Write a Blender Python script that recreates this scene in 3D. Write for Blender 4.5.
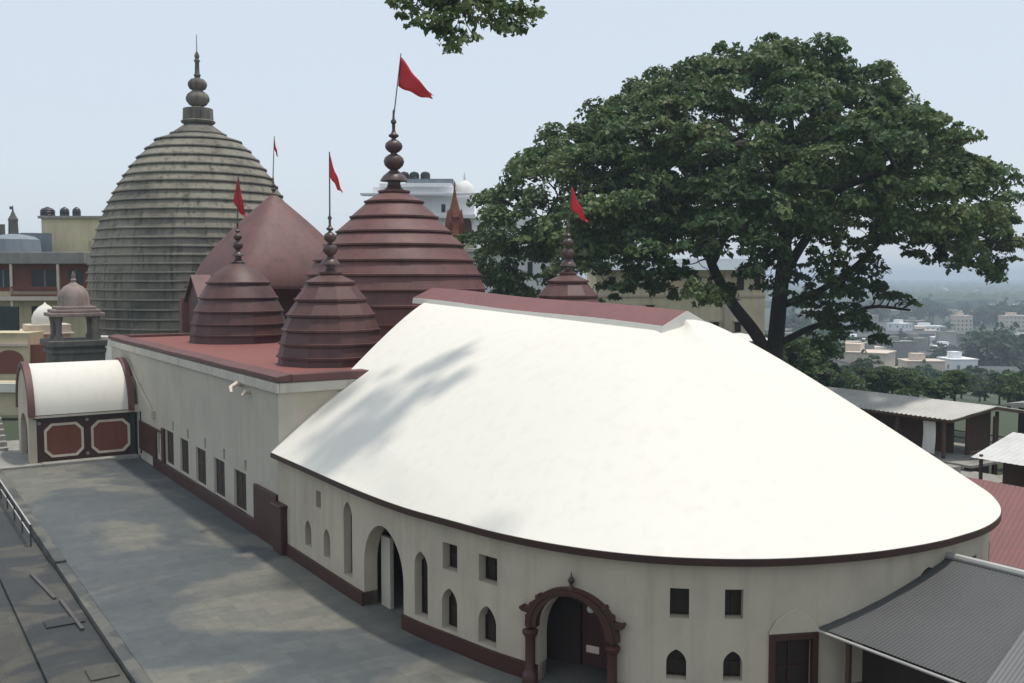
import bpy, bmesh, math, random
import numpy as np
from mathutils import Vector, Matrix
from math import radians, sin, cos, pi, atan, sqrt
for o in list(bpy.data.objects): bpy.data.objects.remove(o)
S = bpy.context.scene
COL = S.collection
random.seed(7); RNG = np.random.default_rng(7)

# ------------------------------------------------------------------ camera, world, sun, exposure
YAW, PITCH, FPX = radians(33.0), atan(66.5/1000), 1000.0
cam = bpy.data.cameras.new('camera'); co = bpy.data.objects.new('camera', cam); COL.objects.link(co)
cam.lens = FPX/1024*36; cam.sensor_width = 36; cam.clip_end = 30000; cam.clip_start = .1
co.location = (0, 0, 10); co.rotation_euler = (pi/2-PITCH, 0, -YAW)
S.camera = co
SUN = Vector((.20, -.06, 1.0)).normalized()
W = bpy.data.worlds.new('World'); S.world = W; W.use_nodes = True
nt = W.node_tree; bg = nt.nodes['Background']; sky = nt.nodes.new('ShaderNodeTexSky')
sky.sky_type = 'NISHITA'; sky.sun_disc = False
sky.sun_elevation = math.asin(SUN.z); sky.sun_rotation = math.atan2(SUN.x, SUN.y)
sky.air_density = 1.0; sky.dust_density = 2.0; sky.ozone_density = 1.5; sky.altitude = 100
hs_ = nt.nodes.new('ShaderNodeMix'); hs_.data_type = 'RGBA'; hs_.inputs[0].default_value = .78   # thin high haze whitens the whole sky
nt.links.new(sky.outputs[0], hs_.inputs[6]); hs_.inputs[7].default_value = (5.75, 6.3, 6.9, 1)
nt.links.new(hs_.outputs[2], bg.inputs[0]); bg.inputs[1].default_value = .136
sl = bpy.data.lights.new('sun', 'SUN'); sl.energy = 2.9; sl.angle = radians(3.2); sl.color = (1, .94, .85)
so = bpy.data.objects.new('sun', sl); COL.objects.link(so); so.location = (0, 0, 60)
so.rotation_euler = SUN.to_track_quat('Z', 'Y').to_euler()
S.view_settings.view_transform = 'Standard'; S.view_settings.look = 'None'; S.view_settings.gamma = 1
S.view_settings.exposure = 0.0

# pixel of the photograph + a known real plane -> real point (used for far things at their own distance)
_F0 = np.array([sin(YAW), cos(YAW), 0]); _R = np.array([cos(YAW), -sin(YAW), 0]); _Z = np.array([0, 0, 1.])
def world(lat, dep, z=0.0):
    p = _F0*dep + _R*lat; return (float(p[0]), float(p[1]), z)

# ------------------------------------------------------------------ helpers
def tag(o, label=None, cat=None, group=None, kind=None):
    if label: o['label'] = label
    if cat: o['category'] = cat
    if group: o['group'] = group
    if kind: o['kind'] = kind
    return o
def empty(name, loc=(0, 0, 0), rz=0, label=None, cat=None, group=None):
    o = bpy.data.objects.new(name, None); COL.objects.link(o); o.location = loc; o.rotation_euler = (0, 0, rz)
    o.empty_display_size = .3
    return tag(o, label, cat, group)
class MB:
    def __init__(s): s.v = []; s.f = []; s.m = []
    def add(s, vs, fs, mi=0):
        k = len(s.v); s.v += [tuple(p) for p in vs]; s.f += [tuple(i+k for i in f) for f in fs]; s.m += [mi]*len(fs); return s
    def box(s, x0, y0, z0, x1, y1, z1, mi=0):
        x0, x1 = sorted((x0, x1)); y0, y1 = sorted((y0, y1)); z0, z1 = sorted((z0, z1))
        return s.add([(x0,y0,z0),(x1,y0,z0),(x1,y1,z0),(x0,y1,z0),(x0,y0,z1),(x1,y0,z1),(x1,y1,z1),(x0,y1,z1)],
              [(3,2,1,0),(4,5,6,7),(0,1,5,4),(1,2,6,5),(2,3,7,6),(3,0,4,7)], mi)
    def lathe(s, prof, n=24, c=(0, 0, 0), ph=0, mi=0, sx=1, sy=1):
        vs = []; fs = []
        for r, z in prof:
            for k in range(n):
                a = ph+2*pi*k/n; vs.append((c[0]+r*cos(a)*sx, c[1]+r*sin(a)*sy, c[2]+z))
        for i in range(len(prof)-1):
            for k in range(n):
                a, b = i*n+k, i*n+(k+1) % n; fs.append((a, b, b+n, a+n))
        fs.append(tuple(range(n-1, -1, -1))); fs.append(tuple((len(prof)-1)*n+k for k in range(n)))
        return s.add(vs, fs, mi)
    def prism(s, poly, fn, d0, d1, mi=0):      # poly of 2D pts (counter-clockwise), fn(u,v,d)->xyz
        n = len(poly); vs = [fn(u, v, d0) for u, v in poly]+[fn(u, v, d1) for u, v in poly]
        fs = [tuple(range(n-1, -1, -1)), tuple(range(n, 2*n))]+[(i, (i+1) % n, n+(i+1) % n, n+i) for i in range(n)]
        return s.add(vs, fs, mi)
    def tube(s, pts, rad, n=8, mi=0):
        pts = [Vector(p) for p in pts]; rad = rad if hasattr(rad, '__len__') else [rad]*len(pts)
        vs = []; fs = []; up = None
        for i, p in enumerate(pts):
            t = (pts[min(i+1, len(pts)-1)]-pts[max(i-1, 0)]).normalized()
            if up is None: up = t.orthogonal().normalized()
            up = (up-t*up.dot(t)).normalized(); w = t.cross(up)
            for k in range(n):
                a = 2*pi*k/n; vs.append(p+(up*cos(a)+w*sin(a))*rad[i])
        for i in range(len(pts)-1):
            for k in range(n):
                a, b = i*n+k, i*n+(k+1) % n; fs.append((a, b, b+n, a+n))
        fs.append(tuple(range(n-1, -1, -1))); fs.append(tuple((len(pts)-1)*n+k for k in range(n)))
        return s.add(vs, fs, mi)
    def build(s, name, mat, parent=None, smooth=None, bevel=0, label=None, fix=True):
        me = bpy.data.meshes.new(name); me.from_pydata(s.v, [], s.f)
        mats = mat if isinstance(mat, (list, tuple)) else [mat]
        for m in mats: me.materials.append(m)
        if len(mats) > 1: me.polygons.foreach_set('material_index', s.m)
        if fix:
            b = bmesh.new(); b.from_mesh(me); bmesh.ops.recalc_face_normals(b, faces=b.faces); b.to_mesh(me); b.free()
        if smooth:
            me.polygons.foreach_set('use_smooth', [True]*len(me.polygons)); me.set_sharp_from_angle(angle=radians(smooth))
        o = bpy.data.objects.new(name, me); COL.objects.link(o)
        if parent: o.parent = parent
        if bevel:
            bv = o.modifiers.new('bevel', 'BEVEL'); bv.width = bevel; bv.segments = 2; bv.limit_method = 'ANGLE'
        if label: o['label'] = label
        return o
def copy_tree(o, loc, rz=0, scale=None, label=None):
    c = o.copy(); COL.objects.link(c); c.location = loc; c.rotation_euler = (0, 0, rz)
    if scale: c.scale = scale
    if label: c['label'] = label
    for ch in o.children:
        d = ch.copy(); COL.objects.link(d); d.parent = c
        for g in ch.children:
            e = g.copy(); COL.objects.link(e); e.parent = d
    return c

# ------------------------------------------------------------------ materials
def node(t, k, **kw):
    n = t.nodes.new(k)
    for a, b in kw.items(): setattr(n, a, b)
    return n
def paint(name, base, dirt=None, amt=.35, scale=.6, streak=.3, rough=.75, bump=.15, fine=14, tint2=None, metal=0):
    m = bpy.data.materials.new(name); m.use_nodes = True; t = m.node_tree; L = t.links; b = t.nodes['Principled BSDF']
    b.inputs['Roughness'].default_value = rough; b.inputs['Metallic'].default_value = metal
    dirt = dirt or tuple(c*.45 for c in base)
    tc = node(t, 'ShaderNodeTexCoord')
    n1 = node(t, 'ShaderNodeTexNoise'); n1.inputs['Scale'].default_value = scale; n1.inputs['Detail'].default_value = 8; n1.inputs['Roughness'].default_value = .62
    L.new(tc.outputs['Object'], n1.inputs['Vector'])
    r1 = node(t, 'ShaderNodeValToRGB'); r1.color_ramp.elements[0].position = .44; r1.color_ramp.elements[1].position = .72
    L.new(n1.outputs[0], r1.inputs[0])
    mp = node(t, 'ShaderNodeMapping'); mp.inputs['Scale'].default_value = (2.6, 2.6, .22); L.new(tc.outputs['Object'], mp.inputs[0])
    n2 = node(t, 'ShaderNodeTexNoise'); n2.inputs['Scale'].default_value = 1.0; n2.inputs['Detail'].default_value = 6; L.new(mp.outputs[0], n2.inputs['Vector'])
    r2 = node(t, 'ShaderNodeValToRGB'); r2.color_ramp.elements[0].position = .5; r2.color_ramp.elements[1].position = .74; L.new(n2.outputs[0], r2.inputs[0])
    n3 = node(t, 'ShaderNodeTexNoise'); n3.inputs['Scale'].default_value = fine; n3.inputs['Detail'].default_value = 5; L.new(tc.outputs['Object'], n3.inputs['Vector'])
    def mix(fac, facv, a, bcol):
        x = node(t, 'ShaderNodeMix', data_type='RGBA')
        mu = node(t, 'ShaderNodeMath', operation='MULTIPLY'); mu.inputs[1].default_value = facv; L.new(fac, mu.inputs[0]); L.new(mu.outputs[0], x.inputs[0])
        if isinstance(a, tuple): x.inputs[6].default_value = (*a, 1)
        else: L.new(a, x.inputs[6])
        x.inputs[7].default_value = (*bcol, 1); return x.outputs[2]
    c = mix(r1.outputs[0], amt, base, dirt)
    c = mix(r2.outputs[0], streak, c, dirt)
    c = mix(n3.outputs[0], .22, c, tint2 or tuple(v*.7 for v in base))
    L.new(c, b.inputs['Base Color'])
    if bump:
        bp = node(t, 'ShaderNodeBump'); bp.inputs['Strength'].default_value = bump; bp.inputs['Distance'].default_value = .03
        L.new(n3.outputs[0], bp.inputs['Height']); L.new(bp.outputs[0], b.inputs['Normal'])
    return m
M = {}
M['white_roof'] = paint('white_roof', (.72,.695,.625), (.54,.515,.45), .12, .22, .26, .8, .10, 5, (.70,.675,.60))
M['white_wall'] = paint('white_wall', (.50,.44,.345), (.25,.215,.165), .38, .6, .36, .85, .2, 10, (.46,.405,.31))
M['grey_wall'] = paint('grey_wall', (.49,.45,.37), (.29,.265,.215), .35, .45, .25, .85, .15, 8, (.40,.375,.31))
M['cream'] = paint('cream', (.62,.55,.36), (.30,.26,.18), .35, .4, .4, .85, .1, 6)
M['beige'] = paint('beige', (.80,.70,.50), (.33,.27,.2), .35, .3, .35, .85, .1, 5)
M['maroon_roof'] = paint('maroon_roof', (.140,.055,.049), (.06,.028,.026), .6, .7, .7, .62, .2, 12, (.105,.045,.043))
M['maroon_dark'] = paint('maroon_dark', (.098,.036,.033), (.04,.019,.017), .6, .8, .75, .55, .2, 12, (.07,.028,.027))
M['maroon_paint'] = paint('maroon_paint', (.058,.018,.013), (.028,.011,.009), .4, 1.2, .3, .45, .1, 10)
M['red_roof'] = paint('red_roof', (.215,.072,.058), (.17,.06,.05), .5, .6, .15, .7, .15, 10)
M['pink_ridge'] = paint('pink_ridge', (.20,.080,.077), (.11,.055,.055), .5, .7, .2, .65, .15, 10)
M['brick_red'] = paint('brick_red', (.20,.058,.030), (.10,.03,.02), .4, .9, .3, .6, .1, 9)
M['trim_pale'] = paint('trim_pale', (.58,.54,.46), (.33,.30,.25), .4, .8, .5, .85, .1, 8)
M['trim_cream'] = paint('trim_cream', (.66,.56,.46), (.35,.28,.2), .3, 1, .3, .8, .05, 10)
M['dark'] = paint('dark_wood_and_shade', (.030,.019,.014), (.012,.008,.007), .4, 2, .3, .6, .1, 12)
M['dark_green'] = paint('dark_green_metal', (.018,.03,.03), (.01,.012,.012), .4, 2, .3, .4, .05, 12)
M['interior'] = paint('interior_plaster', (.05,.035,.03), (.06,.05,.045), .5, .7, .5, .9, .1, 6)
M['stone_tower'] = paint('stone_tower', (.25,.225,.178), (.028,.030,.026), .95, .22, .95, .9, .5, 7, (.15,.15,.11))
M['stone_pink'] = paint('stone_pink', (.30,.235,.21), (.10,.08,.07), .6, .9, .6, .9, .4, 9)
M['stone_grey'] = paint('stone_grey', (.24,.21,.18), (.07,.065,.055), .6, .9, .6, .9, .4, 9)
M['stone_dark'] = paint('stone_dark', (.13,.125,.11), (.035,.038,.03), .7, .9, .6, .9, .5, 8)
M['concrete'] = paint('concrete', (.30,.29,.26), (.12,.115,.10), .5, .6, .5, .9, .3, 9)
M['bluegrey'] = paint('blue_grey_paint', (.22,.26,.30), (.12,.14,.15), .4, .7, .4, .7, .1, 8)
M['tank'] = paint('tank_plastic', (.018,.02,.024), (.05,.05,.05), .3, 1, .2, .35, .02, 8)
M['tin'] = paint('tin', (.070,.072,.072), (.04,.041,.042), .6, .35, .1, .7, .1, 9, (.055,.058,.06))
M['tin_new'] = paint('tin_new', (.13,.132,.13), (.09,.09,.09), .5, .5, .1, .4, .1, 9)
M['tin_pale'] = paint('tin_pale', (.46,.45,.42), (.25,.24,.22), .5, .6, .2, .5, .1, 9)
M['wood'] = paint('old_wood', (.10,.055,.04), (.04,.028,.02), .5, 1, .6, .8, .2, 9)
M['flag'] = paint('flag_cloth', (.50,.012,.020), (.36,.01,.015), .3, 2, .1, .7, 0, 8)
M['pole'] = paint('pole_metal', (.07,.06,.055), (.03,.03,.03), .4, 2, .2, .4, 0, 8)
M['cloth_white'] = paint('white_cloth', (.75,.74,.72), (.5,.5,.48), .3, 1.5, .2, .8, 0, 8)
M['bark'] = paint('bark', (.050,.042,.034), (.02,.018,.015), .5, 1.2, .6, .95, .8, 7)
M['soil'] = paint('soil', (.050,.065,.032), (.028,.048,.02), .6, .08, .1, .95, .2, 1.5)
M['brass'] = paint('finial_metal', (.085,.048,.042), (.03,.02,.02), .4, 2, .3, .4, .05, 9)

def stone_floor(name, base, dark, scale_patch, slab, gap=.02):
    m = bpy.data.materials.new(name); m.use_nodes = True; t = m.node_tree; L = t.links; b = t.nodes['Principled BSDF']
    tc = node(t, 'ShaderNodeTexCoord')
    n1 = node(t, 'ShaderNodeTexNoise'); n1.inputs['Scale'].default_value = scale_patch; n1.inputs['Detail'].default_value = 4; n1.inputs['Distortion'].default_value = .8
    L.new(tc.outputs['Object'], n1.inputs['Vector'])
    r1 = node(t, 'ShaderNodeValToRGB'); e = r1.color_ramp.elements; e[0].position = .48; e[1].position = .535
    L.new(n1.outputs[0], r1.inputs[0])
    br = node(t, 'ShaderNodeTexBrick'); br.inputs['Scale'].default_value = 1; br.inputs['Brick Width'].default_value = slab; br.inputs['Row Height'].default_value = slab*.6
    br.inputs['Mortar Size'].default_value = gap; br.inputs['Mortar Smooth'].default_value = .5; br.inputs['Color1'].default_value = (1,1,1,1); br.inputs['Color2'].default_value = (.72,.76,.80,1); br.inputs['Mortar'].default_value = (.62,.62,.62,1)
    L.new(tc.outputs['Object'], br.inputs['Vector'])
    n3 = node(t, 'ShaderNodeTexNoise'); n3.inputs['Scale'].default_value = 2.2; n3.inputs['Detail'].default_value = 9; n3.inputs['Roughness'].default_value = .7; L.new(tc.outputs['Object'], n3.inputs['Vector'])
    x = node(t, 'ShaderNodeMix', data_type='RGBA'); x.inputs[6].default_value = (*dark, 1); x.inputs[7].default_value = (*base, 1); L.new(r1.outputs[0], x.inputs[0])
    y = node(t, 'ShaderNodeMix', data_type='RGBA', blend_type='MULTIPLY'); y.inputs[0].default_value = .8; L.new(x.outputs[2], y.inputs[6]); L.new(br.outputs['Color'], y.inputs[7])
    r3 = node(t, 'ShaderNodeValToRGB'); r3.color_ramp.elements[0].position = .3; r3.color_ramp.elements[0].color = (.6,.6,.6,1); r3.color_ramp.elements[1].position = .7; L.new(n3.outputs[0], r3.inputs[0])
    z = node(t, 'ShaderNodeMix', data_type='RGBA', blend_type='MULTIPLY'); z.inputs[0].default_value = .8; L.new(y.outputs[2], z.inputs[6]); L.new(r3.outputs[0], z.inputs[7])
    L.new(z.outputs[2], b.inputs['Base Color'])
    rr = node(t, 'ShaderNodeMapRange'); rr.inputs[3].default_value = .6; rr.inputs[4].default_value = .8; L.new(r1.outputs[0], rr.inputs[0]); L.new(rr.outputs[0], b.inputs['Roughness'])
    bp = node(t, 'ShaderNodeBump'); bp.inputs['Strength'].default_value = .3; bp.inputs['Distance'].default_value = .02; L.new(n3.outputs[0], bp.inputs['Height']); L.new(bp.outputs[0], b.inputs['Normal'])
    return m
M['platform'] = stone_floor('courtyard_stone', (.185,.178,.150), (.096,.106,.106), .11, 1.3, .012)
M['lane'] = stone_floor('lane_stone', (.085,.08,.066), (.032,.034,.032), .35, 1.1, .02)

def leafmat(name, c1, c2, c3, sc=.35):
    m = bpy.data.materials.new(name); m.use_nodes = True; t = m.node_tree; L = t.links
    b = t.nodes['Principled BSDF']; b.inputs['Roughness'].default_value = .6; b.inputs['Specular IOR Level'].default_value = .3
    g = node(t, 'ShaderNodeNewGeometry'); r = node(t, 'ShaderNodeValToRGB'); r.color_ramp.elements[0].color = (*c1, 1); r.color_ramp.elements[1].color = (*c3, 1)
    k = r.color_ramp.elements.new(.55); k.color = (*c2, 1)
    tc = node(t, 'ShaderNodeTexCoord'); n = node(t, 'ShaderNodeTexNoise'); n.inputs['Scale'].default_value = sc; n.inputs['Detail'].default_value = 2; L.new(tc.outputs['Object'], n.inputs['Vector'])
    a = node(t, 'ShaderNodeMath', operation='MULTIPLY_ADD'); a.inputs[1].default_value = .45; L.new(g.outputs['Random Per Island'], a.inputs[0])
    mr = node(t, 'ShaderNodeMapRange'); mr.inputs[1].default_value = .35; mr.inputs[2].default_value = .65; mr.inputs[3].default_value = -.05; mr.inputs[4].default_value = .65; L.new(n.outputs[0], mr.inputs[0]); L.new(mr.outputs[0], a.inputs[2])
    L.new(a.outputs[0], r.inputs[0]); L.new(r.outputs[0], b.inputs['Base Color'])
    tr = node(t, 'ShaderNodeBsdfTranslucent'); L.new(r.outputs[0], tr.inputs[0]); mx = node(t, 'ShaderNodeMixShader'); mx.inputs[0].default_value = .32
    L.new(b.outputs[0], mx.inputs[1]); L.new(tr.outputs[0], mx.inputs[2]); L.new(mx.outputs[0], t.nodes['Material Output'].inputs[0])
    return m
M['leaf'] = leafmat('leaf_dark', (.048,.092,.038), (.086,.145,.050), (.17,.205,.08))
M['leaf2'] = leafmat('leaf_mid', (.035,.075,.028), (.07,.125,.04), (.14,.19,.06), .6)
M['leaf3'] = leafmat('leaf_bluish', (.030,.062,.036), (.055,.10,.05), (.10,.14,.06), .6)

# ------------------------------------------------------------------ terrain
def hgt(x, y):
    base = -.32
    e = x-33.0
    if e > 0: base -= 2.3*min(1, e/3)
    f = (x-62)*.95+(30-y)*.05
    if f > 0:
        s = min(1, f/330); base -= 32*(s*s*(3-2*s))**.75
    if x > 400: base += 3*sin(x*.004)*cos(y*.003)
    return base
gx = [-2500,-600,-200,-60,-20,-4,0,5,12,20,28,33,34.5,36,40,46,52,58,62,66,72,80,95,115,140,170,200,240,280,330,400,520,700,1000,1500,2200,3200,4500,6500,9000]
gy = [-3000,-800,-300,-120,-60,-30,-10,0,10,20,30,40,50,60,75,90,110,140,180,240,320,450,650,1000,1500,2200,3200,4500,6500]
g = MB(); g.add([(x, y, hgt(x, y)) for y in gy for x in gx], [(j*len(gx)+i, j*len(gx)+i+1, (j+1)*len(gx)+i+1, (j+1)*len(gx)+i) for j in range(len(gy)-1) for i in range(len(gx)-1)])
tag(g.build('ground', M['soil'], smooth=60), kind='structure')
# raised courtyard, its kerb and the lane to its left
c = MB(); c.box(5.65, -8, -.30, 32.4, 66, 0); tag(c.build('courtyard', M['platform']), kind='structure')
c = MB(); c.box(5.28, 37.2, -.30, 5.645, 57.0, .10); c.box(5.30, -8, -.30, 5.645, 37.2, .012)
M['kerb'] = stone_floor('kerb_stone', (.15,.145,.125), (.075,.078,.072), .5, 1.6, .02); tag(c.build('kerb', M['kerb'], bevel=.02), kind='structure')
c = MB(); c.box(-8, -8, -.75, 3.55, 56.4, -.27); c.box(3.55, -8, -.75, 5.28, 38, -.16); c.box(3.55, 38, -.75, 5.28, 56.4, -.22)
for y_, w_, x_ in ((18.2,.5,4.2),(21.1,.9,4.5),(24.3,.4,4.0),(26.2,.8,4.45),(30.9,.6,4.1)): c.box(x_, y_, -.16, 5.15, y_+w_, -.11)
tag(c.build('lane', M['lane'], bevel=.02), kind='structure')
c = MB(); c.box(5.0, 56.7, -.3, 7.6, 66, .13); c.box(7.6, 56.6, -.3, 12.4, 57.25, .16); c.box(-2, 57.2, -.5, 5.0, 66, .05)
tag(c.build('pavement', M['concrete'], bevel=.03), kind='structure')

# ------------------------------------------------------------------ apsidal assembly hall
EAVE_Z = 3.6; AX = 22.0
half = [(12.2,34.8),(12.19,31.92),(12.17,27.74),(12.32,24.68),(12.70,22.53),(13.09,20.7),(13.72,18.99),(14.59,17.53),(15.71,16.37),(17.23,15.36),(19.1,14.66),(20.6,14.38),(22.0,14.30)]
def catmull(Q, n=8):
    o = []; Q = [Vector(q) for q in Q]; Q = [2*Q[0]-Q[1]]+Q+[2*Q[-1]-Q[-2]]
    for i in range(1, len(Q)-2):
        a, b, c, d = Q[i-1:i+3]
        for k in range(n):
            t = k/n; o.append(.5*((2*b)+(c-a)*t+(2*a-5*b+4*c-d)*t*t+(3*b-a-3*c+d)*t**3))
    o.append(Q[-2]); return o
hh = catmull(half[:-1]+[(22.0,14.3),(23.4,14.38)], 8)[:-8]
hh = [p for p in hh]; eave = hh+catmull([tuple(hh[-1]),(23.4,14.42),(24.6,14.72),(25.7,15.22),(26.8,16.0),(28.0,17.15),(29.3,18.9),(30.5,21.3),(31.2,24.2),(31.6,27.7),(31.8,31.9),(31.8,34.8)], 8)[1:]
def offset(curve, d):
    o = []
    for i, p in enumerate(curve):
        t = (curve[min(i+1, len(curve)-1)]-curve[max(i-1, 0)]).normalized(); o.append(p+Vector((-t.y, t.x))*d)
    return o
# travelling from the back left corner to the apse, inside is to the left
wall_out = offset(eave, .25); wall_in = offset(eave, .70)
if wall_out[0].x < eave[0].x: wall_out = offset(eave, -.25); wall_in = offset(eave, -.70)
cum = [0]
for a, b in zip(wall_out, wall_out[1:]): cum.append(cum[-1]+(b-a).length)
def on_wall(s):
    for i in range(len(cum)-1):
        if cum[i+1] >= s:
            u = (s-cum[i])/(cum[i+1]-cum[i]); p = wall_out[i].lerp(wall_out[i+1], u); q = wall_in[i].lerp(wall_in[i+1], u)
            return p, (q-p).normalized()
    return wall_out[-1], (wall_in[-1]-wall_out[-1]).normalized()
def strip(mb, A, B, z0, z1, mi=0):      # closed curved slab between curves A and B
    n = len(A); vs = []
    for a, b in zip(A, B): vs += [(a.x,a.y,z0),(b.x,b.y,z0),(b.x,b.y,z1),(a.x,a.y,z1)]
    fs = [(4*i+k, 4*i+(k+1) % 4, 4*i+4+(k+1) % 4, 4*i+4+k) for i in range(n-1) for k in range(4)]+[(3,2,1,0),tuple(4*(n-1)+k for k in range(4))]
    return mb.add(vs, fs, mi)
hall = empty('assembly_hall', (22, 25, 0), 0, 'long hall with smooth white curved roof, rounded end and pink red ridge cap', 'temple hall')
HL = Vector((22, 25, 0))
def par(o, root):                       # keep world coordinates when parenting to an unrotated root
    o.parent = root; o.location = -Vector(root.location) if root.parent is None else Vector((0, 0, 0)); return o
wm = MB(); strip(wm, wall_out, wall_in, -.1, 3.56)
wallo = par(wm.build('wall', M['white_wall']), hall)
pm = MB(); A1 = offset(eave, .17) if (offset(eave, .17)[0].x > eave[0].x) else offset(eave, -.17)
strip(pm, A1, wall_in, .0, .42); pl = par(pm.build('plinth', M['maroon_paint']), hall)
# openings: (s0, s1, z0, z1, kind) square / pointed / lancet / arch
OPEN = [(3.66,4.10,2.30,2.86,'sq'),(2.62,3.20,.78,1.68,'pt'),(4.30,4.86,.78,1.74,'pt'),(5.98,6.62,.62,2.97,'lan'),
        (7.45,9.85,.0,2.70,'arch'),(10.42,11.02,.55,2.40,'lan'),(11.66,12.25,2.13,2.86,'sq'),(11.62,12.24,.50,1.64,'pt'),
        (13.10,13.78,2.12,2.83,'sq'),(13.08,13.74,.50,1.52,'pt'),(15.10,17.05,.0,2.36,'arch'),
        (18.45,18.89,2.10,2.80,'sq'),(19.70,20.12,2.12,2.81,'sq'),(18.38,18.84,.64,1.36,'pt'),(19.68,20.12,.66,1.36,'pt'),
        (20.80,21.85,.0,1.72,'sq'),(24.9,25.6,2.25,2.9,'pt'),(27.0,27.6,2.1,2.8,'sq'),(29.0,29.6,2.1,2.8,'sq'),(27.0,27.6,.6,1.5,'pt'),(29.0,29.6,.6,1.5,'pt')]
def outline(w, z0, z1, kind):
    h = w/2
    if kind == 'sq': return [(-h,z0),(h,z0),(h,z1),(-h,z1)]
    rise = min(w*.62, (z1-z0)*.45); zs = z1-rise; pts = [(-h,z0),(h,z0),(h,zs)]
    n = 10
    for k in range(1, n):
        t = k/n
        if kind == 'arch': a = t*pi/2; x, z = h*cos(a), zs+rise*(sin(a)*.93+.07*t)
        else: a = t*pi/2; x, z = h*(cos(a)*.8+.2*(1-t)), zs+rise*(sin(a)*.6+.4*t)
        pts.append((x, z))
    pts.append((0, z1)); pts += [(-x, z) for x, z in reversed(pts[3:-1])]+[(-h, zs)]
    return pts
cut = MB()
for s0, s1, z0, z1, kd in OPEN:
    p, nn = on_wall((s0+s1)/2); tt = Vector((-nn.y, nn.x)); w = s1-s0
    if z0 == 0: z0 = -.5
    poly = outline(w, z0, z1, kd); k = 1.0
    cut.prism(poly, lambda u, v, d: (p.x+tt.x*u+nn.x*d, p.y+tt.y*u+nn.y*d, v), -.6, 1.3)
cuto = cut.build('cut', M['dark'])
def boolean(o, cutter):
    md = o.modifiers.new('b', 'BOOLEAN'); md.object = cutter; md.operation = 'DIFFERENCE'; md.solver = 'EXACT'
    bpy.context.view_layer.update(); dg = bpy.context.evaluated_depsgraph_get()
    me = bpy.data.meshes.new_from_object(o.evaluated_get(dg)); o.modifiers.clear(); o.data = me
boolean(wallo, cuto); boolean(pl, cuto); bpy.data.objects.remove(cuto)
# a shutter or grille sitting deep in each opening
for s0, s1, z0, z1, kd in OPEN:
    p, nn = on_wall((s0+s1)/2); tt = Vector((-nn.y, nn.x)); w = s1-s0
    fn = lambda u, v, d: (p.x+tt.x*u+nn.x*d, p.y+tt.y*u+nn.y*d, v)
    if kd == 'arch': continue
    poly = outline(w*.998, z0+.002, z1-.002, kd)
    wd = MB(); wd.prism(poly, fn, .30, .34)
    wo = par(wd.build('window' if w < .9 else 'door', M['dark']), hall)
    fr = MB()
    for u in (-w*.47, 0, w*.47): fr.prism([(u-.018,z0+.02),(u+.018,z0+.02),(u+.018,z1-(.03 if kd == 'sq' or u == 0 else w*.55)),(u-.018,z1-(.03 if kd == 'sq' or u == 0 else w*.55))], fn, .25, .298)
    for q in (.02, .5): zz = z0+(z1-z0)*q; fr.prism([(-w*.47,zz),(w*.47,zz),(w*.47,zz+.03),(-w*.47,zz+.03)], fn, .26, .297)
    fo = fr.build('frame', M['maroon_paint'] if w > .9 else M['dark']); fo.parent = wo
# inner doors behind the two arches
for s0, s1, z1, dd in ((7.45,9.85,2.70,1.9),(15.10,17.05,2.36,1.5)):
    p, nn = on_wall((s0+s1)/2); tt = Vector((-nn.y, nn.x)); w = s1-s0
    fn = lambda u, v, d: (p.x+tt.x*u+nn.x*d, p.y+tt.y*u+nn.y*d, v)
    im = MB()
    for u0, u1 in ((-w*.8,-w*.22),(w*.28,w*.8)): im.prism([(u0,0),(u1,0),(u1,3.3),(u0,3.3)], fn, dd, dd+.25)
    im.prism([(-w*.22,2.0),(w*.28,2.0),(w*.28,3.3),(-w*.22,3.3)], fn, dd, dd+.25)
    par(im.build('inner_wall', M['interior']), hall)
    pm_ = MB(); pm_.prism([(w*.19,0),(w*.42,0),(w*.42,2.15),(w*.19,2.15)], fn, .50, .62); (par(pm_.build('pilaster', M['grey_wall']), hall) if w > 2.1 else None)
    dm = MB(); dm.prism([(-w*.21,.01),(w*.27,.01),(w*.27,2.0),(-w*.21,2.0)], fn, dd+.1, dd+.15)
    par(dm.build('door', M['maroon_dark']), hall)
# pointed scrap of moulding above the second lancet and hood arch over the side door
p, nn = on_wall(21.33); tt = Vector((-nn.y, nn.x)); fn = lambda u, v, d: (p.x+tt.x*u+nn.x*d, p.y+tt.y*u+nn.y*d, v)
hd = MB(); R0 = [(-.62,1.76),(.62,1.76),(.62,1.80),(.45,2.08),(.22,2.24),(0,2.36),(-.22,2.24),(-.45,2.08),(-.62,1.80)]
vs = [fn(u, v, .0) for u, v in R0]+[fn(u*1.0, v, -.07) for u, v in R0]
hd.prism([(-.62,1.76),(.62,1.76),(.62,1.80),(.45,2.08),(.22,2.24),(0,2.36),(-.22,2.24),(-.45,2.08),(-.62,1.80)], fn, .005, -.045)
par(hd.build('hood_moulding', M['white_wall'], bevel=.02), hall)
df = MB()
for a, b, c_, d_ in ((-.60,-.46,0,1.60),(.46,.60,0,1.60),(-.60,.60,1.60,1.755)): df.prism([(a,c_),(b,c_),(b,d_),(a,d_)], fn, -.05, .10)
par(df.build('door_frame', M['maroon_paint'], bevel=.01), hall)
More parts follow.
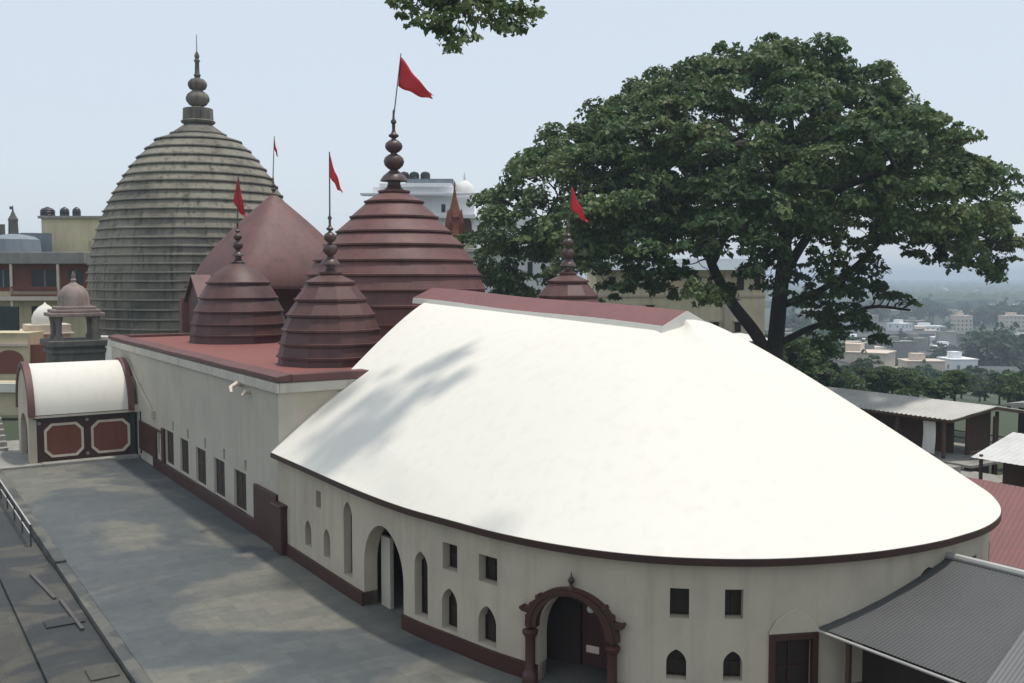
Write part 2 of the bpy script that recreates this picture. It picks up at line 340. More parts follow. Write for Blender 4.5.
# ornate maroon surround of the front arch
p, nn = on_wall(16.08); tt = Vector((-nn.y, nn.x)); fn = lambda u, v, d: (p.x+tt.x*u+nn.x*d, p.y+tt.y*u+nn.y*d, v)
ar = empty('entrance_arch', (0, 0, 0)); par(ar, hall); ar.location = -HL
w = 1.95/2
def archring(mb, ri, ro, zs, rise_i, rise_o, d0, d1, n=26):
    P = []
    for k in range(n+1):
        a = pi*k/n; P.append(((ri*cos(a), zs+rise_i*sin(a)), (ro*cos(a), zs+rise_o*(sin(a)))))
    vs = []
    for (ui, vi), (uo, vo) in P: vs += [fn(ui,vi,d0), fn(uo,vo,d0), fn(uo,vo,d1), fn(ui,vi,d1)]
    fs = [(4*i+k, 4*i+(k+1) % 4, 4*i+4+(k+1) % 4, 4*i+4+k) for i in range(n) for k in range(4)]+[(3,2,1,0),tuple(4*n+k for k in range(4))]
    mb.add(vs, fs)
rg = MB(); archring(rg, w*.96, w*1.27, 1.42, .92, 1.12, -.16, .05); archring(rg, w*1.12, w*1.20, 1.42, 1.0, 1.07, -.20, -.158)
for sgn in (-1, 1):
    for (u, v, r_) in ((1.12,1.66,.10),(1.04,1.98,.075),(.88,2.20,.06),(1.34,1.86,.05),(1.12,1.48,.10)):
        rg.prism([(sgn*u+r_*cos(a*pi/5), v+r_*sin(a*pi/5)) for a in range(10)], fn, -.18, .04)
    rg.prism([(1.0,1.72),(1.36,1.78),(1.36,1.87),(1.0,1.90)] if sgn > 0 else [(-1.36,1.78),(-1.0,1.72),(-1.0,1.90),(-1.36,1.87)], fn, -.15, .04)
rgo = rg.build('arch_ring', M['maroon_paint'], smooth=40); rgo.parent = ar
for sgn in (-1, 1):
    cm = MB(); q = fn(sgn*1.10, 0, -.12)
    cm.lathe([(.20,0),(.20,.22),(.16,.28),(.125,.36),(.125,1.12),(.14,1.18),(.19,1.24),(.20,1.32),(.14,1.36)], 14, q)
    x = cm.build('column', M['maroon_paint'], ar, smooth=40)
fm = MB(); q = fn(0, 2.50, -.08); fm.lathe([(.10,0),(.05,.08),(.035,.14),(.075,.19),(.08,.24),(.045,.29),(.02,.33),(.006,.44)], 10, q)
fm.build('finial', M['maroon_paint'], ar, smooth=50)
lm = MB(); q = fn(-.05, 1.75, .9); lm.lathe([(.02,-.1),(.08,-.07),(.11,0),(.08,.08),(.03,.11)], 12, q)
tag(lm.build('lantern', M['cloth_white'], smooth=60), 'small round pale lantern hanging inside the ornate maroon front arch', 'lantern')
lm = MB(); lm.prism([(-.25,.62),(.10,.62),(.10,.80),(-.25,.80)], fn, .95, .97)
tag(lm.build('notice_board', M['trim_cream']), 'small blank pale board inside the ornate maroon front arch', 'notice board')
# roof
RZ0, RZ1, RY0, RY1 = 8.43, 8.95, 23.9, 40.35
rows = 26; vs = []; NE = len(eave)
def ridge_pt(p):
    t = max(0, (p.y-24.0)/(34.8-24.0)); t = t**1.15
    k = min(1, max(0, (p.x-13.5)/7.0)) if p.y < 24 else 0
    return Vector((AX, RY0+(RY1-RY0)*t, RZ0+(RZ1-RZ0)*t+.26*k*k*(3-2*k))), t
for p in eave:
    rp, t = ridge_pt(p); pw = 1.06+.46*min(1, max(0, (p.y-14.3)/10))**1.2
    for j in range(rows+1):
        v = j/rows; x = p.x+(rp.x-p.x)*v
        by = v**1.6 if p.y > 33 else v**(1+.6*max(0, t-.3)/.7)
        y = p.y+(rp.y-p.y)*by
        z = EAVE_Z+(rp.z-EAVE_Z)*(1-(1-v)**pw)
        vs.append((x, y, z))
fs = [(i*(rows+1)+j, (i+1)*(rows+1)+j, (i+1)*(rows+1)+j+1, i*(rows+1)+j+1) for i in range(NE-1) for j in range(rows)]
rm = MB(); rm.add(vs, fs)
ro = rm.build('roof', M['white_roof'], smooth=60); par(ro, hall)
sd = ro.modifiers.new('s', 'SOLIDIFY'); sd.thickness = .10; sd.offset = -1; es = ro.modifiers.new('e', 'EDGE_SPLIT'); es.split_angle = radians(35)
# closing wall at the back end of the roof, standing on the flat roof of the shrine
gb = MB(); k0 = [vs[j] for j in range(rows+1)]; k1 = [vs[(NE-1)*(rows+1)+j] for j in range(rows+1)][::-1]
prof = [q for q in k0+k1[1:] if q[2] > 6.3]
vv = [(x, y-.02, z-.05) for x, y, z in prof]+[(x, y-.02, 6.2) for x, y, z in prof]+[(x, y-.3, z-.05) for x, y, z in prof]+[(x, y-.3, 6.2) for x, y, z in prof]
n = len(prof); ff = []
for i in range(n-1): ff += [(i, i+1, n+i+1, n+i), (2*n+i+1, 2*n+i, 3*n+i, 3*n+i+1), (i+1, i, 2*n+i, 2*n+i+1)]
gb.add(vv, ff); par(gb.build('end_wall', M['white_wall']), hall)
# fascia under the eave
tm = MB(); M['fascia'] = paint('fascia_paint', (.045,.016,.012), (.02,.01,.01), .4, 1.2, .3, .5, .1, 10); strip(tm, offset(eave, -.02) if wall_out[0].x > offset(eave, -.02)[0].x else offset(eave, .02), wall_out, 3.42, 3.585)
par(tm.build('fascia', M['fascia']), hall)
# ridge cap
rc = MB(); y0, y1 = 23.65, 40.55
for q in (0,):
    N_ = 14; vs2 = []
    for i in range(N_+1):
        t = i/N_; y = y0+(y1-y0)*t; zb = 8.38+.55*t+.03*sin(t*9); x = AX
        vs2 += [(x-1.08,y,zb-.22),(x-1.02,y,zb+.03),(x-.05,y,zb+.47),(x+.05,y,zb+.47),(x+1.02,y,zb+.03),(x+1.08,y,zb-.22)]
    fs2 = [(6*i+k, 6*i+(k+1) % 6, 6*i+6+(k+1) % 6, 6*i+6+k) for i in range(N_) for k in range(6)]
    mi = [0 if k in (1,2,3) else 1 for i in range(N_) for k in range(6)]
    rc.v += vs2; rc.f += fs2+[(5,4,3,2,1,0), tuple(6*N_+k for k in range(6))]; rc.m += mi+[1, 1]
par(rc.build('ridge_cap', [M['pink_ridge'], M['white_roof']], bevel=.015), hall)
# corner pier where hall meets the shrine
cp = MB(); cp.box(12.2, 33.9, 0, 12.75, 34.79, 1.72); cp.box(12.12, 33.84, 1.72, 12.75, 34.79, 1.80); par(cp.build('corner_pier', M['maroon_paint'], bevel=.04), hall)

# ------------------------------------------------------------------ five-domed shrine block
shrine = empty('shrine_block', (23, 49, 0), 0, 'long off-white walled shrine with red flat roof carrying five maroon stepped domes', 'temple building')
BW = MB(); BW.box(12.5, 34.8, -.1, 13.3, 63.6, 6.12); BX = MB(); BX.box(13.301, 34.8, -.1, 33.5, 35.5, 6.12); BX.box(32.8, 35.501, -.1, 33.5, 63.6, 6.12); BX.box(13.301, 62.9, -.1, 32.799, 63.6, 6.12); par(BX.build('rear_wall', M['white_wall']), shrine)
bwo = par(BW.build('wall', M['grey_wall']), shrine)
WIN = [(49.6,51.0,.62,2.30),(46.95,48.3,.62,2.26),(44.15,45.6,.6,2.22),(41.4,42.8,.58,2.16),(38.6,40.05,.55,2.12)]
NICH = [(y0-.1, y0+.16, z1+.12, z1+.56) for y0, y1, z0, z1 in WIN]
cut = MB()
for y0, y1, z0, z1 in WIN:
    e = .16
    a = [(12.3,y0-e*.3,z0-.05),(12.3,y1+e,z0-.05),(12.3,y1+e,z1),(12.3,y0-e*.3,z1)]; b = [(12.92,y0+.1,z0+.1),(12.92,y1,z0+.1),(12.92,y1,z1),(12.92,y0+.1,z1)]
    cut.add(a+b, [(3,2,1,0),(4,5,6,7),(0,1,5,4),(1,2,6,5),(2,3,7,6),(3,0,4,7)])
for y0, y1, z0, z1 in NICH: cut.box(12.3, y0, z0, 12.65, y1, z1)
cut.box(12.3, 51.75, .8, 12.7, 52.8, 2.0)
cuto = cut.build('cut', M['dark']); boolean(bwo, cuto); bpy.data.objects.remove(cuto)
for y0, y1, z0, z1 in WIN:
    b = MB(); b.box(12.59, y0+.0, z0+.0, 12.63, y1+.02, z1-.01); wo = par(b.build('window', M['dark']), shrine)
    f = MB(); f.box(12.565, y0+.12, z0+.1, 12.588, y0+.2, z1-.02); f.box(12.565, y1-.08, z0+.1, 12.588, y1-.01, z1-.02); f.box(12.57, (y0+y1)/2, z0+.1, 12.587, (y0+y1)/2+.07, z1-.02); f.box(12.57, y0+.2, z0+.1+(z1-z0)*.5, 12.586, y1-.08, z0+.16+(z1-z0)*.5)
    fo = f.build('frame', M['wood']); fo.parent = wo
b = MB(); b.box(12.62, 51.8, .85, 12.66, 52.75, 1.95); par(b.build('window', M['trim_cream']), shrine)
b = MB(); b.box(12.38, 37.4, -.05, 12.53, 53.4, .56)
b.box(12.38, 34.9, -.05, 12.53, 37.4, 1.98); b.box(12.40, 51.15, .56, 12.53, 51.70, 2.3); b.box(12.40, 52.85, .56, 12.53, 56.5, 2.1); b.box(12.40, 51.7, 2.02, 12.53, 52.85, 2.1)
par(b.build('plinth', M['maroon_paint'], bevel=.015), shrine)
# moulding and coping
b = MB(); b.box(12.38, 34.68, 5.72, 12.52, 63.6, 6.10); b.box(12.52, 34.68, 5.72, 33.4, 34.82, 6.10); par(b.build('cornice', M['trim_pale'], bevel=.04), shrine)
b = MB(); N_ = 30
vs = []
for i in range(N_+1):
    y = 34.62+(63.75-34.62)*i/N_; dz = .012*sin(i*.7)+.008*sin(i*1.9)
    vs += [(12.36,y,6.16),(12.36,y,6.33+dz),(12.95,y,6.42+dz),(12.95,y,6.125)]
fs = [(4*i+k, 4*i+(k+1) % 4, 4*i+4+(k+1) % 4, 4*i+4+k) for i in range(N_) for k in range(4)]+[(3,2,1,0), tuple(4*N_+k for k in range(4))]
b.add(vs, fs); b.box(12.955, 34.62, 6.12, 33.6, 35.3, 6.40); b.box(33.0, 35.3, 6.12, 33.6, 63.7, 6.38); b.box(12.955, 63.2, 6.12, 33.0, 63.7, 6.38)
par(b.build('coping', M['maroon_roof'], bevel=.02), shrine)
b = MB(); b.box(12.96, 35.31, 5.9, 32.99, 63.19, 6.22); par(b.build('flat_roof', M['red_roof']), shrine)
# rain spout scraps, raking rib and sloping end
b = MB(); b.tube([(12.52,38.9,5.65),(12.25,38.75,5.75),(11.95,38.6,5.62),(11.85,38.2,5.45)], [.10,.09,.08,.05], 8); b.tube([(12.52,38.0,5.45),(12.3,37.9,5.5),(12.15,37.8,5.35)], [.08,.08,.05], 8)
par(b.build('rain_spout', M['trim_cream'], smooth=50), shrine)
b = MB(); b.tube([(12.47,59.3,5.25),(12.44,56.5,4.1),(12.44,53.6,2.95)], .07, 6); b.box(12.3, 53.1, 2.6, 12.5, 53.6, 3.0)
par(b.build('raking_rib', M['white_wall']), shrine)
b = MB(); b.prism([(63.6,0),(67.2,0),(67.2,3.6),(65.6,4.7),(64.6,6.0),(63.6,6.35)], lambda u, v, d: (d, u, v), 12.5, 13.1)
par(b.build('sloping_end', M['white_roof']), shrine)

def stepped(tiers, lip=.07, lh=.09, inset=.03):
    # tiers: (radius at the ledge, z) from top down; returns a profile from bottom up
    P = []
    t = sorted(tiers, key=lambda q: q[1])
    for i, (r, z) in enumerate(t):
        P.append((r, z)) if i == 0 else P.extend([(r-inset, z-lh-.001), (r+lip, z-lh), (r+lip*1.05, z), (r-.0, z+.02)])
    return P
FIN = [(.85,0),(.74,.08),(.42,.30),(.34,.55),(.36,.66),(.76,.70),(.72,.80),(.58,1.02),(.36,1.22),(.20,1.36),(.34,1.46),(.50,1.64),(.56,1.86),(.50,2.08),(.34,2.24),(.18,2.32),(.17,2.38),(.30,2.46),(.44,2.62),(.48,2.78),(.44,2.94),(.28,3.10),(.13,3.18),(.12,3.26),(.26,3.34),(.28,3.44),(.14,3.56),(.09,3.72),(.09,4.1),(.16,4.18),(.15,4.28),(.07,4.40),(.05,4.85),(.02,4.95)]
def finial(loc, s, parent, sz=1.0):
    b = MB(); b.lathe([(r*s, z*s*sz) for r, z in FIN], 20, loc); o = b.build('finial', M['brass'], smooth=45); o.parent = parent; return o
def ledge_mats(o, m1):
    o.data.materials.append(m1)
    for p in o.data.polygons:
        zs = [o.data.vertices[i].co.z for i in p.vertices]
        if .018 < max(zs)-min(zs) < .13: p.material_index = 1
    return o
def dome(loc, tiers, n, ph, fs, parent, mat, label, fz=None, fsz=1.0, lip=.07, cap=None):
    pr_ = stepped(tiers, lip)
    if cap: pr_ += [(1.66,9.70),(1.48,9.92),(1.22,10.15),(.92,10.36),(.62,10.54),(.38,10.68),(.24,10.76)]
    b = MB(); b.lathe(pr_, n, loc, ph)
    o = par(b.build('dome', mat, smooth=24), parent); o['label'] = label
    top = max(t[1] for t in tiers); finial((loc[0], loc[1], loc[2]+(fz if fz is not None else top)), fs, o, fsz); return o
small = [(.42,10.12),(1.02,9.72),(1.50,9.0),(1.86,8.35),(2.06,7.72),(2.18,7.15),(2.28,6.6),(2.30,6.2)]
dome((16.8,40.1,0), small, 10, .1, .56, shrine, M['maroon_dark'], 'small dark maroon stepped dome at the near corner of the red flat roof', 10.05)
dome((29.5,40.3,0), small, 10, .3, .56, shrine, M['maroon_dark'], 'small maroon stepped dome showing above the pink ridge cap', 10.05)
small2 = [(1.74,9.60),(2.16,8.75),(2.46,8.0),(2.62,7.3),(2.72,6.7),(2.74,6.2)]
dome((18,56.3,0), small2, 14, .2, .52, shrine, M['maroon_dark'], 'small maroon stepped dome with round top at the far end of the red flat roof', 10.72, 1.0, cap=(1.74,9.62,1.16))
dome((29.5,56.4,0), small2, 14, .2, .52, shrine, M['maroon_dark'], 'small maroon stepped dome hidden behind the largest maroon dome', 10.72, cap=(1.74,9.62,1.16))
big = [(.75,14.45),(1.50,13.9),(2.28,13.08),(3.02,12.3),(3.66,11.6),(4.20,10.8),(4.58,10.05),(4.86,9.3),(5.02,8.5),(5.1,7.6),(5.1,6.2)]
dome((23.9,48.3,0), big, 16, .12, .98, shrine, M['maroon_roof'], 'largest maroon stepped dome in the middle of the red flat roof', 14.35, .90, .11)

def flag(base, top, c_top, c_low, tip, label, wave=.10, notch=True):
    o = empty('flag', base, 0, label, 'flag', 'red pennants on the temple finials'); B = Vector(base)
    b = MB(); b.tube([Vector((0,0,-.25)), Vector(top)-B], [.035,.025], 6); b.build('pole', M['pole'], o, smooth=60)
    ct, cl, tp = Vector(c_top)-B, Vector(c_low)-B, Vector(tip)-B; n, m = 14, 6; vs = []
    side = (tp-ct).cross(cl-ct).normalized()
    for i in range(n+1):
        u = i/n; a = ct.lerp(tp, u); c2 = cl.lerp(tp+(cl-ct)*.12, u)
        for j in range(m+1):
            v = j/m; q = a.lerp(c2, v); q = q+side*(wave*sin(u*8+v*2.2)*(.3+u))+Vector((0,0,-.10*sin(u*pi)+.04*sin(u*13+v*3)))
            if notch and i == n: q = q-(tp-ct).normalized()*(.32 if j in (2,3,4) else 0)
            vs.append(q)
    fs = [(i*(m+1)+j, (i+1)*(m+1)+j, (i+1)*(m+1)+j+1, i*(m+1)+j+1) for i in range(n) for j in range(m)]
    b = MB(); b.add(vs, fs); co_ = b.build('cloth', M['flag'], o, smooth=80, fix=False)
    s = co_.modifiers.new('s', 'SOLIDIFY'); s.thickness = .012
def Rv(l, z, d=0): return Vector((_R[0]*l+_F0[0]*d, _R[1]*l+_F0[1]*d, z))
b0 = Vector((23.9,48.3,18.5)); flag(b0, b0+Rv(.42,3.15), b0+Rv(.40,3.0), b0+Rv(.25,1.45), b0+Rv(2.15,.85,-.5), 'red forked pennant streaming right from the largest maroon dome')
b0 = Vector((16.8,40.1,12.25)); flag(b0, b0+Rv(.02,2.95), b0+Rv(.02,2.9), b0+Rv(.02,1.95), b0+Rv(.50,1.35,.3), 'small red pennant on the near corner dome beside the hall roof', .05, False)
b0 = Vector((18,56.3,12.9)); flag(b0, b0+Rv(.10,2.75), b0+Rv(.10,2.7), b0+Rv(-.22,1.3), b0+Rv(.42,.5,.2), 'drooping red pennant before the grey stone tower', .07, False)
b0 = Vector((29.5,40.3,12.25)); flag(b0, b0+Rv(.15,2.15), b0+Rv(.17,2.1), b0+Rv(.12,1.1), b0+Rv(1.0,.45,.3), 'bright red pennant seen against the big dark tree', .07, False)

# ------------------------------------------------------------------ pyramid-roofed hall
pyr = empty('pyramid_hall', (23, 66, 0), 0, 'hall with tall plain maroon pyramid roof between grey tower and stepped domes', 'temple hall')
b = MB(); b.box(19.1, 62.1+1.7, 0, 27.0, 70.2, 9.3); par(b.build('wall', M['maroon_dark']), pyr)
b = MB(); n = 22; K = 36; vs = []
for i in range(n+1):
    t = i/n; r = 4.78*(1-t**1.48)+.22*t; z = 9.45+6.0*t; ex = 7-4.6*t**.6
    for k in range(K):
        a = 2*pi*(k+.5)/K; ca, sa = cos(a), sin(a); q = (abs(ca)**ex+abs(sa)**ex)**(-1/ex); vs.append((23+r*q*ca, 66+r*q*sa, z))
fs = [(i*K+k, i*K+(k+1) % K, i*K+K+(k+1) % K, i*K+K+k) for i in range(n) for k in range(K)]+[tuple(range(K-1,-1,-1)), tuple(n*K+k for k in range(K))]
b.add(vs, fs); par(b.build('roof', M['maroon_roof'], smooth=40), pyr)
b = MB(); b.box(18.2, 61.2, 9.20, 27.8, 70.8, 9.44); par(b.build('eave_board', M['maroon_dark'], bevel=.04), pyr)
finial((0,0,0), .30, pyr, 1.0).location = (0, 0, 15.3)
b = MB()
b.prism([(63.6,6.25),(66.6,6.25),(66.6,8.4),(65.1,9.75),(63.6,8.4)], lambda u, v, d: (d, u, v), 17.3, 20.5)
po = par(b.build('porch', M['maroon_dark']), pyr)
b = MB()
b.add([(17.1,63.3,8.3),(17.1,65.1,9.98),(17.1,66.9,8.3),(20.6,63.3,8.3),(20.6,65.1,9.98),(20.6,66.9,8.3),(17.1,63.3,8.42),(17.1,65.1,10.12),(17.1,66.9,8.42),(20.6,63.3,8.42),(20.6,65.1,10.12),(20.6,66.9,8.42)],
      [(0,1,7,6),(1,2,8,7),(3,9,10,4),(4,10,11,5),(6,7,10,9),(7,8,11,10),(0,3,4,1),(1,4,5,2),(0,6,9,3),(2,5,11,8)])
x = b.build('porch_roof', M['maroon_roof']); x.parent = po
b = MB(); b.box(17.0, 67.0, 6.25, 17.5, 67.6, 8.6); x = b.build('porch_post', M['pink_ridge']); x.parent = po
b0 = Vector((23.5,65.8,16.4)); flag(b0, b0+Rv(.15,2.9), b0+Rv(.15,2.8), b0+Rv(.13,2.1), b0+Rv(.35,1.6,.2), 'tiny red pennant on the plain maroon pyramid roof', .04, False)

pyr.location = (23.55, 65.8, -.1)
# ------------------------------------------------------------------ grey stone tower
tower = empty('stone_tower', (24.3, 86, 0), 0, 'great grey beehive stone tower ringed by many ledges, behind the maroon domes', 'temple tower')
k = .0847
hw = [(13,124),(26,135),(41,142),(50,151),(58,160),(65,169),(71,178),(76,186),(81,195),(85.5,204),(90,213),(93.5,222),(96.5,231),(99,240),(101,248),(103,256),(104.5,264),(105.5,272),(106,280),(106.5,288),(106.5,297),(106,306),(105.5,315),(105,324),(104.5,335)]
tiers = [(h*k, 10+(275-y)*k) for h, y in hw]+[(8.8,3.5),(8.8,0)]
b = MB(); b.lathe(stepped(tiers, .12, .10, .06), 20, (24.3,86,0), .1); M['ledge'] = paint('stone_ledge', (.30,.28,.23), (.10,.10,.08), .6, .5, .6, .9, .4, 7); ledge_mats(par(b.build('beehive_body', M['stone_tower'], smooth=22), tower), M['ledge'])
b = MB(); b.lathe([(1.35,22.75),(1.42,22.9),(1.25,23.0),(1.22,23.95),(1.05,24.0),(.5,24.08),(.45,24.15),(.72,24.3),(.94,24.6),(.97,24.85),(.85,25.15),(.55,25.38),(.42,25.45),(.44,25.5),(.66,25.62),(.79,25.9),(.76,26.15),(.55,26.4),(.25,26.5),(.22,26.6),(.30,26.75),(.2,26.9),(.17,27.8),(.27,27.95),(.15,28.1),(.22,28.35),(.12,28.6),(.04,28.75),(.03,30.0),(.02,30.1)], 22, (24.3,86,0))
par(b.build('finial', M['stone_tower'], smooth=40), tower)

# ------------------------------------------------------------------ barrel-roofed gatehouse
gate = empty('gatehouse', (10, 59.5, 0), 0, 'small barrel-roofed gatehouse with white vault and two framed brick red panels', 'gatehouse')
b = MB(); b.box(7.4, 57.3, .13, 12.38, 61.7, 2.62); go = b.build('wall', M['maroon_paint'])
cut = MB(); cut.prism([(58.2,-.2),(60.8,-.2),(60.8,1.7)]+[(59.5+1.3*cos(a*pi/10), 1.7+.85*sin(a*pi/10)) for a in range(1,10)]+[(58.2,1.7)], lambda u, v, d: (d, u, v), 7.0, 11.5)
cuto = cut.build('cut', M['dark'])
b2 = MB()
prof = [(57.28,.13),(61.72,.13),(61.72,2.7)]+[(59.5+2.22*cos(a*pi/16), 2.7+2.45*sin(a*pi/16)) for a in range(1,16)]+[(57.28,2.7)]
b2.prism(prof, lambda u, v, d: (d, u, v), 7.10, 7.38); eo = b2.build('end_wall', M['white_wall'])
boolean(go, cuto); boolean(eo, cuto); bpy.data.objects.remove(cuto)
par(go, gate); par(eo, gate)
b = MB(); n = 22; vs = []
for i in range(n+1):
    a = pi*i/n; y = 59.5-2.45*cos(a); z = 2.66+2.55*sin(a); yi = 59.5-2.30*cos(a); zi = 2.66+2.40*sin(a)
    vs += [(7.36,y,z),(12.0,y,z),(12.0,yi,zi),(7.36,yi,zi)]
fs = [(4*i+q, 4*i+(q+1) % 4, 4*i+4+(q+1) % 4, 4*i+4+q) for i in range(n) for q in range(4)]+[(3,2,1,0), tuple(4*n+q for q in range(4))]
b.add(vs, fs); par(b.build('vault', M['white_roof'], smooth=40), gate)
for x0, x1 in ((7.02,7.35),(12.01,12.30)):
    b = MB(); vs = []
    for i in range(n+1):
        a = pi*i/n; y = 59.5-2.62*cos(a); z = 2.60+2.74*sin(a); yi = 59.5-2.26*cos(a); zi = 2.60+2.40*sin(a)
        vs += [(x0,y,z),(x1,y,z),(x1,yi,zi),(x0,yi,zi)]
    b.add(vs, fs); par(b.build('arch_band', M['maroon_roof'], smooth=40), gate)
b = MB(); b.box(12.31, 56.9, 2.5, 12.9, 62, 2.9); b.box(12.31, 57.6, 2.9, 12.9, 61.5, 4.4); par(b.build('wall', M['white_wall']), gate)
b = MB(); b.box(7.3, 57.06, 2.50, 12.7, 57.29, 2.62, 0); b.box(7.3, 57.12, 2.42, 12.7, 57.29, 2.498, 1); par(b.build('eave_board', [M['trim_cream'], M['dark_green']], bevel=.01), gate)
for x0, x1 in ((7.78,9.72),(10.10,12.10)):
    z0, z1, c_, w_ = .36, 2.16, .34, .12
    P = [(x0+c_,z0),(x1-c_,z0),(x1,z0+c_),(x1,z1-c_),(x1-c_,z1),(x0+c_,z1),(x0,z1-c_),(x0,z0+c_)]
    mx, mz = (x0+x1)/2, (z0+z1)/2; Q = [(mx+(x-mx)*(1-2*w_/(x1-x0)), mz+(z-mz)*(1-2*w_/(z1-z0))) for x, z in P]
    b = MB(); vs = [(x,57.2,z) for x, z in P]+[(x,57.2,z) for x, z in Q]+[(x,57.31,z) for x, z in P]+[(x,57.31,z) for x, z in Q]
    pb = MB(); pb.prism([(mx+(x-mx)*.99, mz+(z-mz)*.99) for x, z in Q], lambda u, v, d: (u, d, v), 57.27, 57.305); par(pb.build('panel', M['brick_red']), gate)
    fs2 = []
    for i in range(8):
        j = (i+1) % 8; fs2 += [(i,j,8+j,8+i),(i,16+i,16+j,j),(8+i,8+j,24+j,24+i)]
    b.add(vs, fs2); par(b.build('panel_frame', M['trim_cream']), gate)
for x, z in ((7.56,2.2),(9.91,2.25),(9.91,.42),(12.25,2.2),(12.25,.45)):
    b = MB(); b.prism([(x+.09*cos(a*pi/5), z+.09*sin(a*pi/5)) for a in range(10)], lambda u, v, d: (u, d, v), 57.24, 57.31)
    par(b.build('rosette', M['concrete']), gate)
b = MB(); b.box(7.05, 57.2, .13, 7.42, 57.31, 2.6); par(b.build('corner_post', M['white_wall']), gate)
b = MB(); b.box(12.1, 57.15, .13, 12.36, 57.295, 2.5); b.box(12.45, 56.3, .3, 12.55, 56.45, 2.6); par(b.build('dark_post', M['dark_green']), gate)
b = MB(); b.box(8.6, 58.1, .14, 8.7, 60.9, 2.55); par(b.build('door', M['maroon_paint']), gate)

# ------------------------------------------------------------------ stone pavilion behind the gatehouse
pv = empty('stone_pavilion', (10.6, 66.5, 0), 0, 'small weathered stone pavilion with pinkish dome on pillars behind the white barrel vault', 'pavilion')
D = 67.0; cx, cy, _ = world((74-512)/1000*D, D)
pv.location = (cx, cy, 0); s = D/1000
zz = lambda y: 10+(275-y)*s
b = MB(); b.lathe([(1.05,zz(307)),(1.0,zz(303)),(.98,zz(297)),(.85,zz(291)),(.6,zz(286.5)),(.3,zz(284)),(.16,zz(282)),(.2,zz(280)),(.1,zz(278)),(.14,zz(276)),(.03,zz(271))], 20); b.build('dome', M['stone_pink'], pv, smooth=50)
b = MB(); b.box(-1.45,-1.45,zz(312),1.45,1.45,zz(309)); b.box(-1.65,-1.65,zz(316),1.65,1.65,zz(312.2)); b.box(-1.2,-1.2,zz(309)+.002,1.2,1.2,zz(306)); b.build('roof_slab', M['stone_pink'], pv, bevel=.05)
for x in (-1.15, 1.15):
    for y in (-1.15, 1.15):
        b = MB(); b.box(x-.24,y-.24,zz(339),x+.24,y+.24,zz(335)); b.lathe([(.2,zz(335)),(.17,zz(330)),(.2,zz(322)),(.26,zz(318)),(.26,zz(316.1))], 12, (x,y,0)); b.build('pillar', M['stone_grey'], pv, smooth=40)
b = MB(); b.box(-1.9,-1.9,zz(345),1.9,1.9,zz(339)); b.box(-1.6,-1.6,0,1.6,1.6,zz(345)-.002); b.box(-1.75,-1.75,zz(352),1.75,1.75,zz(348)); b.build('base', M['stone_dark'], pv, bevel=.06)

# generic box building on world axes from photo extents at a depth
def span(px0, px1, D): return (px0-512)/1000*D, (px1-512)/1000*D
# ------------------------------------------------------------------ left background buildings, facing the camera
def frame_root(name, px, D, label, cat, group=None):
    x, y, z = world((px-512)/1000*D, D); return empty(name, (x, y, 0), -YAW, label, cat, group), D/1000
def zat(y, D): return 10+(275-y)*D/1000
D = 96; r, s = frame_root('balcony_building', 45, D, 'flat-roofed red and cream building with balconies left of the grey tower', 'building')
X = lambda px: (px-45)*s
b = MB(); b.box(X(-80),0,0,X(92),9,zat(264,D)); b.build('wall', M['cream'], r)
b = MB(); b.box(X(-80),-1.7,zat(264,D),X(93),9.3,zat(252.5,D)); b.build('roof_slab', M['concrete'], r, bevel=.05)
b = MB(); b.box(X(-80),-.06,zat(291,D),X(92),.0,zat(264.2,D)); b.build('wall_panel', M['brick_red'], r)
for a, c_ in ((-5,15),(33,60),(70,84)):
    b = MB(); b.box(X(a),-.12,zat(287,D),X(c_),-.062,zat(270,D)); w_ = b.build('window', M['dark_green'], r)
    b = MB(); b.box(X((a+c_)/2)-.06,-.15,zat(287,D),X((a+c_)/2)+.06,-.122,zat(270,D)); b.build('frame', M['bluegrey'], w_)
for a in (19, 65): b = MB(); b.box(X(a),-1.6,zat(345,D),X(a)+.22,-1.4,zat(264.1,D)); b.build('column', M['trim_cream'], r)
b = MB(); b.box(X(-80),-1.75,zat(300,D),X(92),0,zat(296,D)); b.build('balcony_floor', M['trim_cream'], r)
b = MB(); b.box(X(20),-1.7,zat(288,D),X(65),-1.64,zat(286.5,D)); b.box(X(20),-1.7,zat(295.9,D),X(65),-1.64,zat(294,D))
for i in range(24): q = X(20)+(X(65)-X(20))*i/23; b.box(q,-1.69,zat(294,D),q+.05,-1.65,zat(288,D))
b.build('railing', M['brick_red'], r)
for a, c_ in ((-6,10),(32,42),(50,60)): b = MB(); b.box(X(a),-.1,zat(326,D),X(c_),-.002,zat(306,D)); b.build('window', M['dark_green'], r)
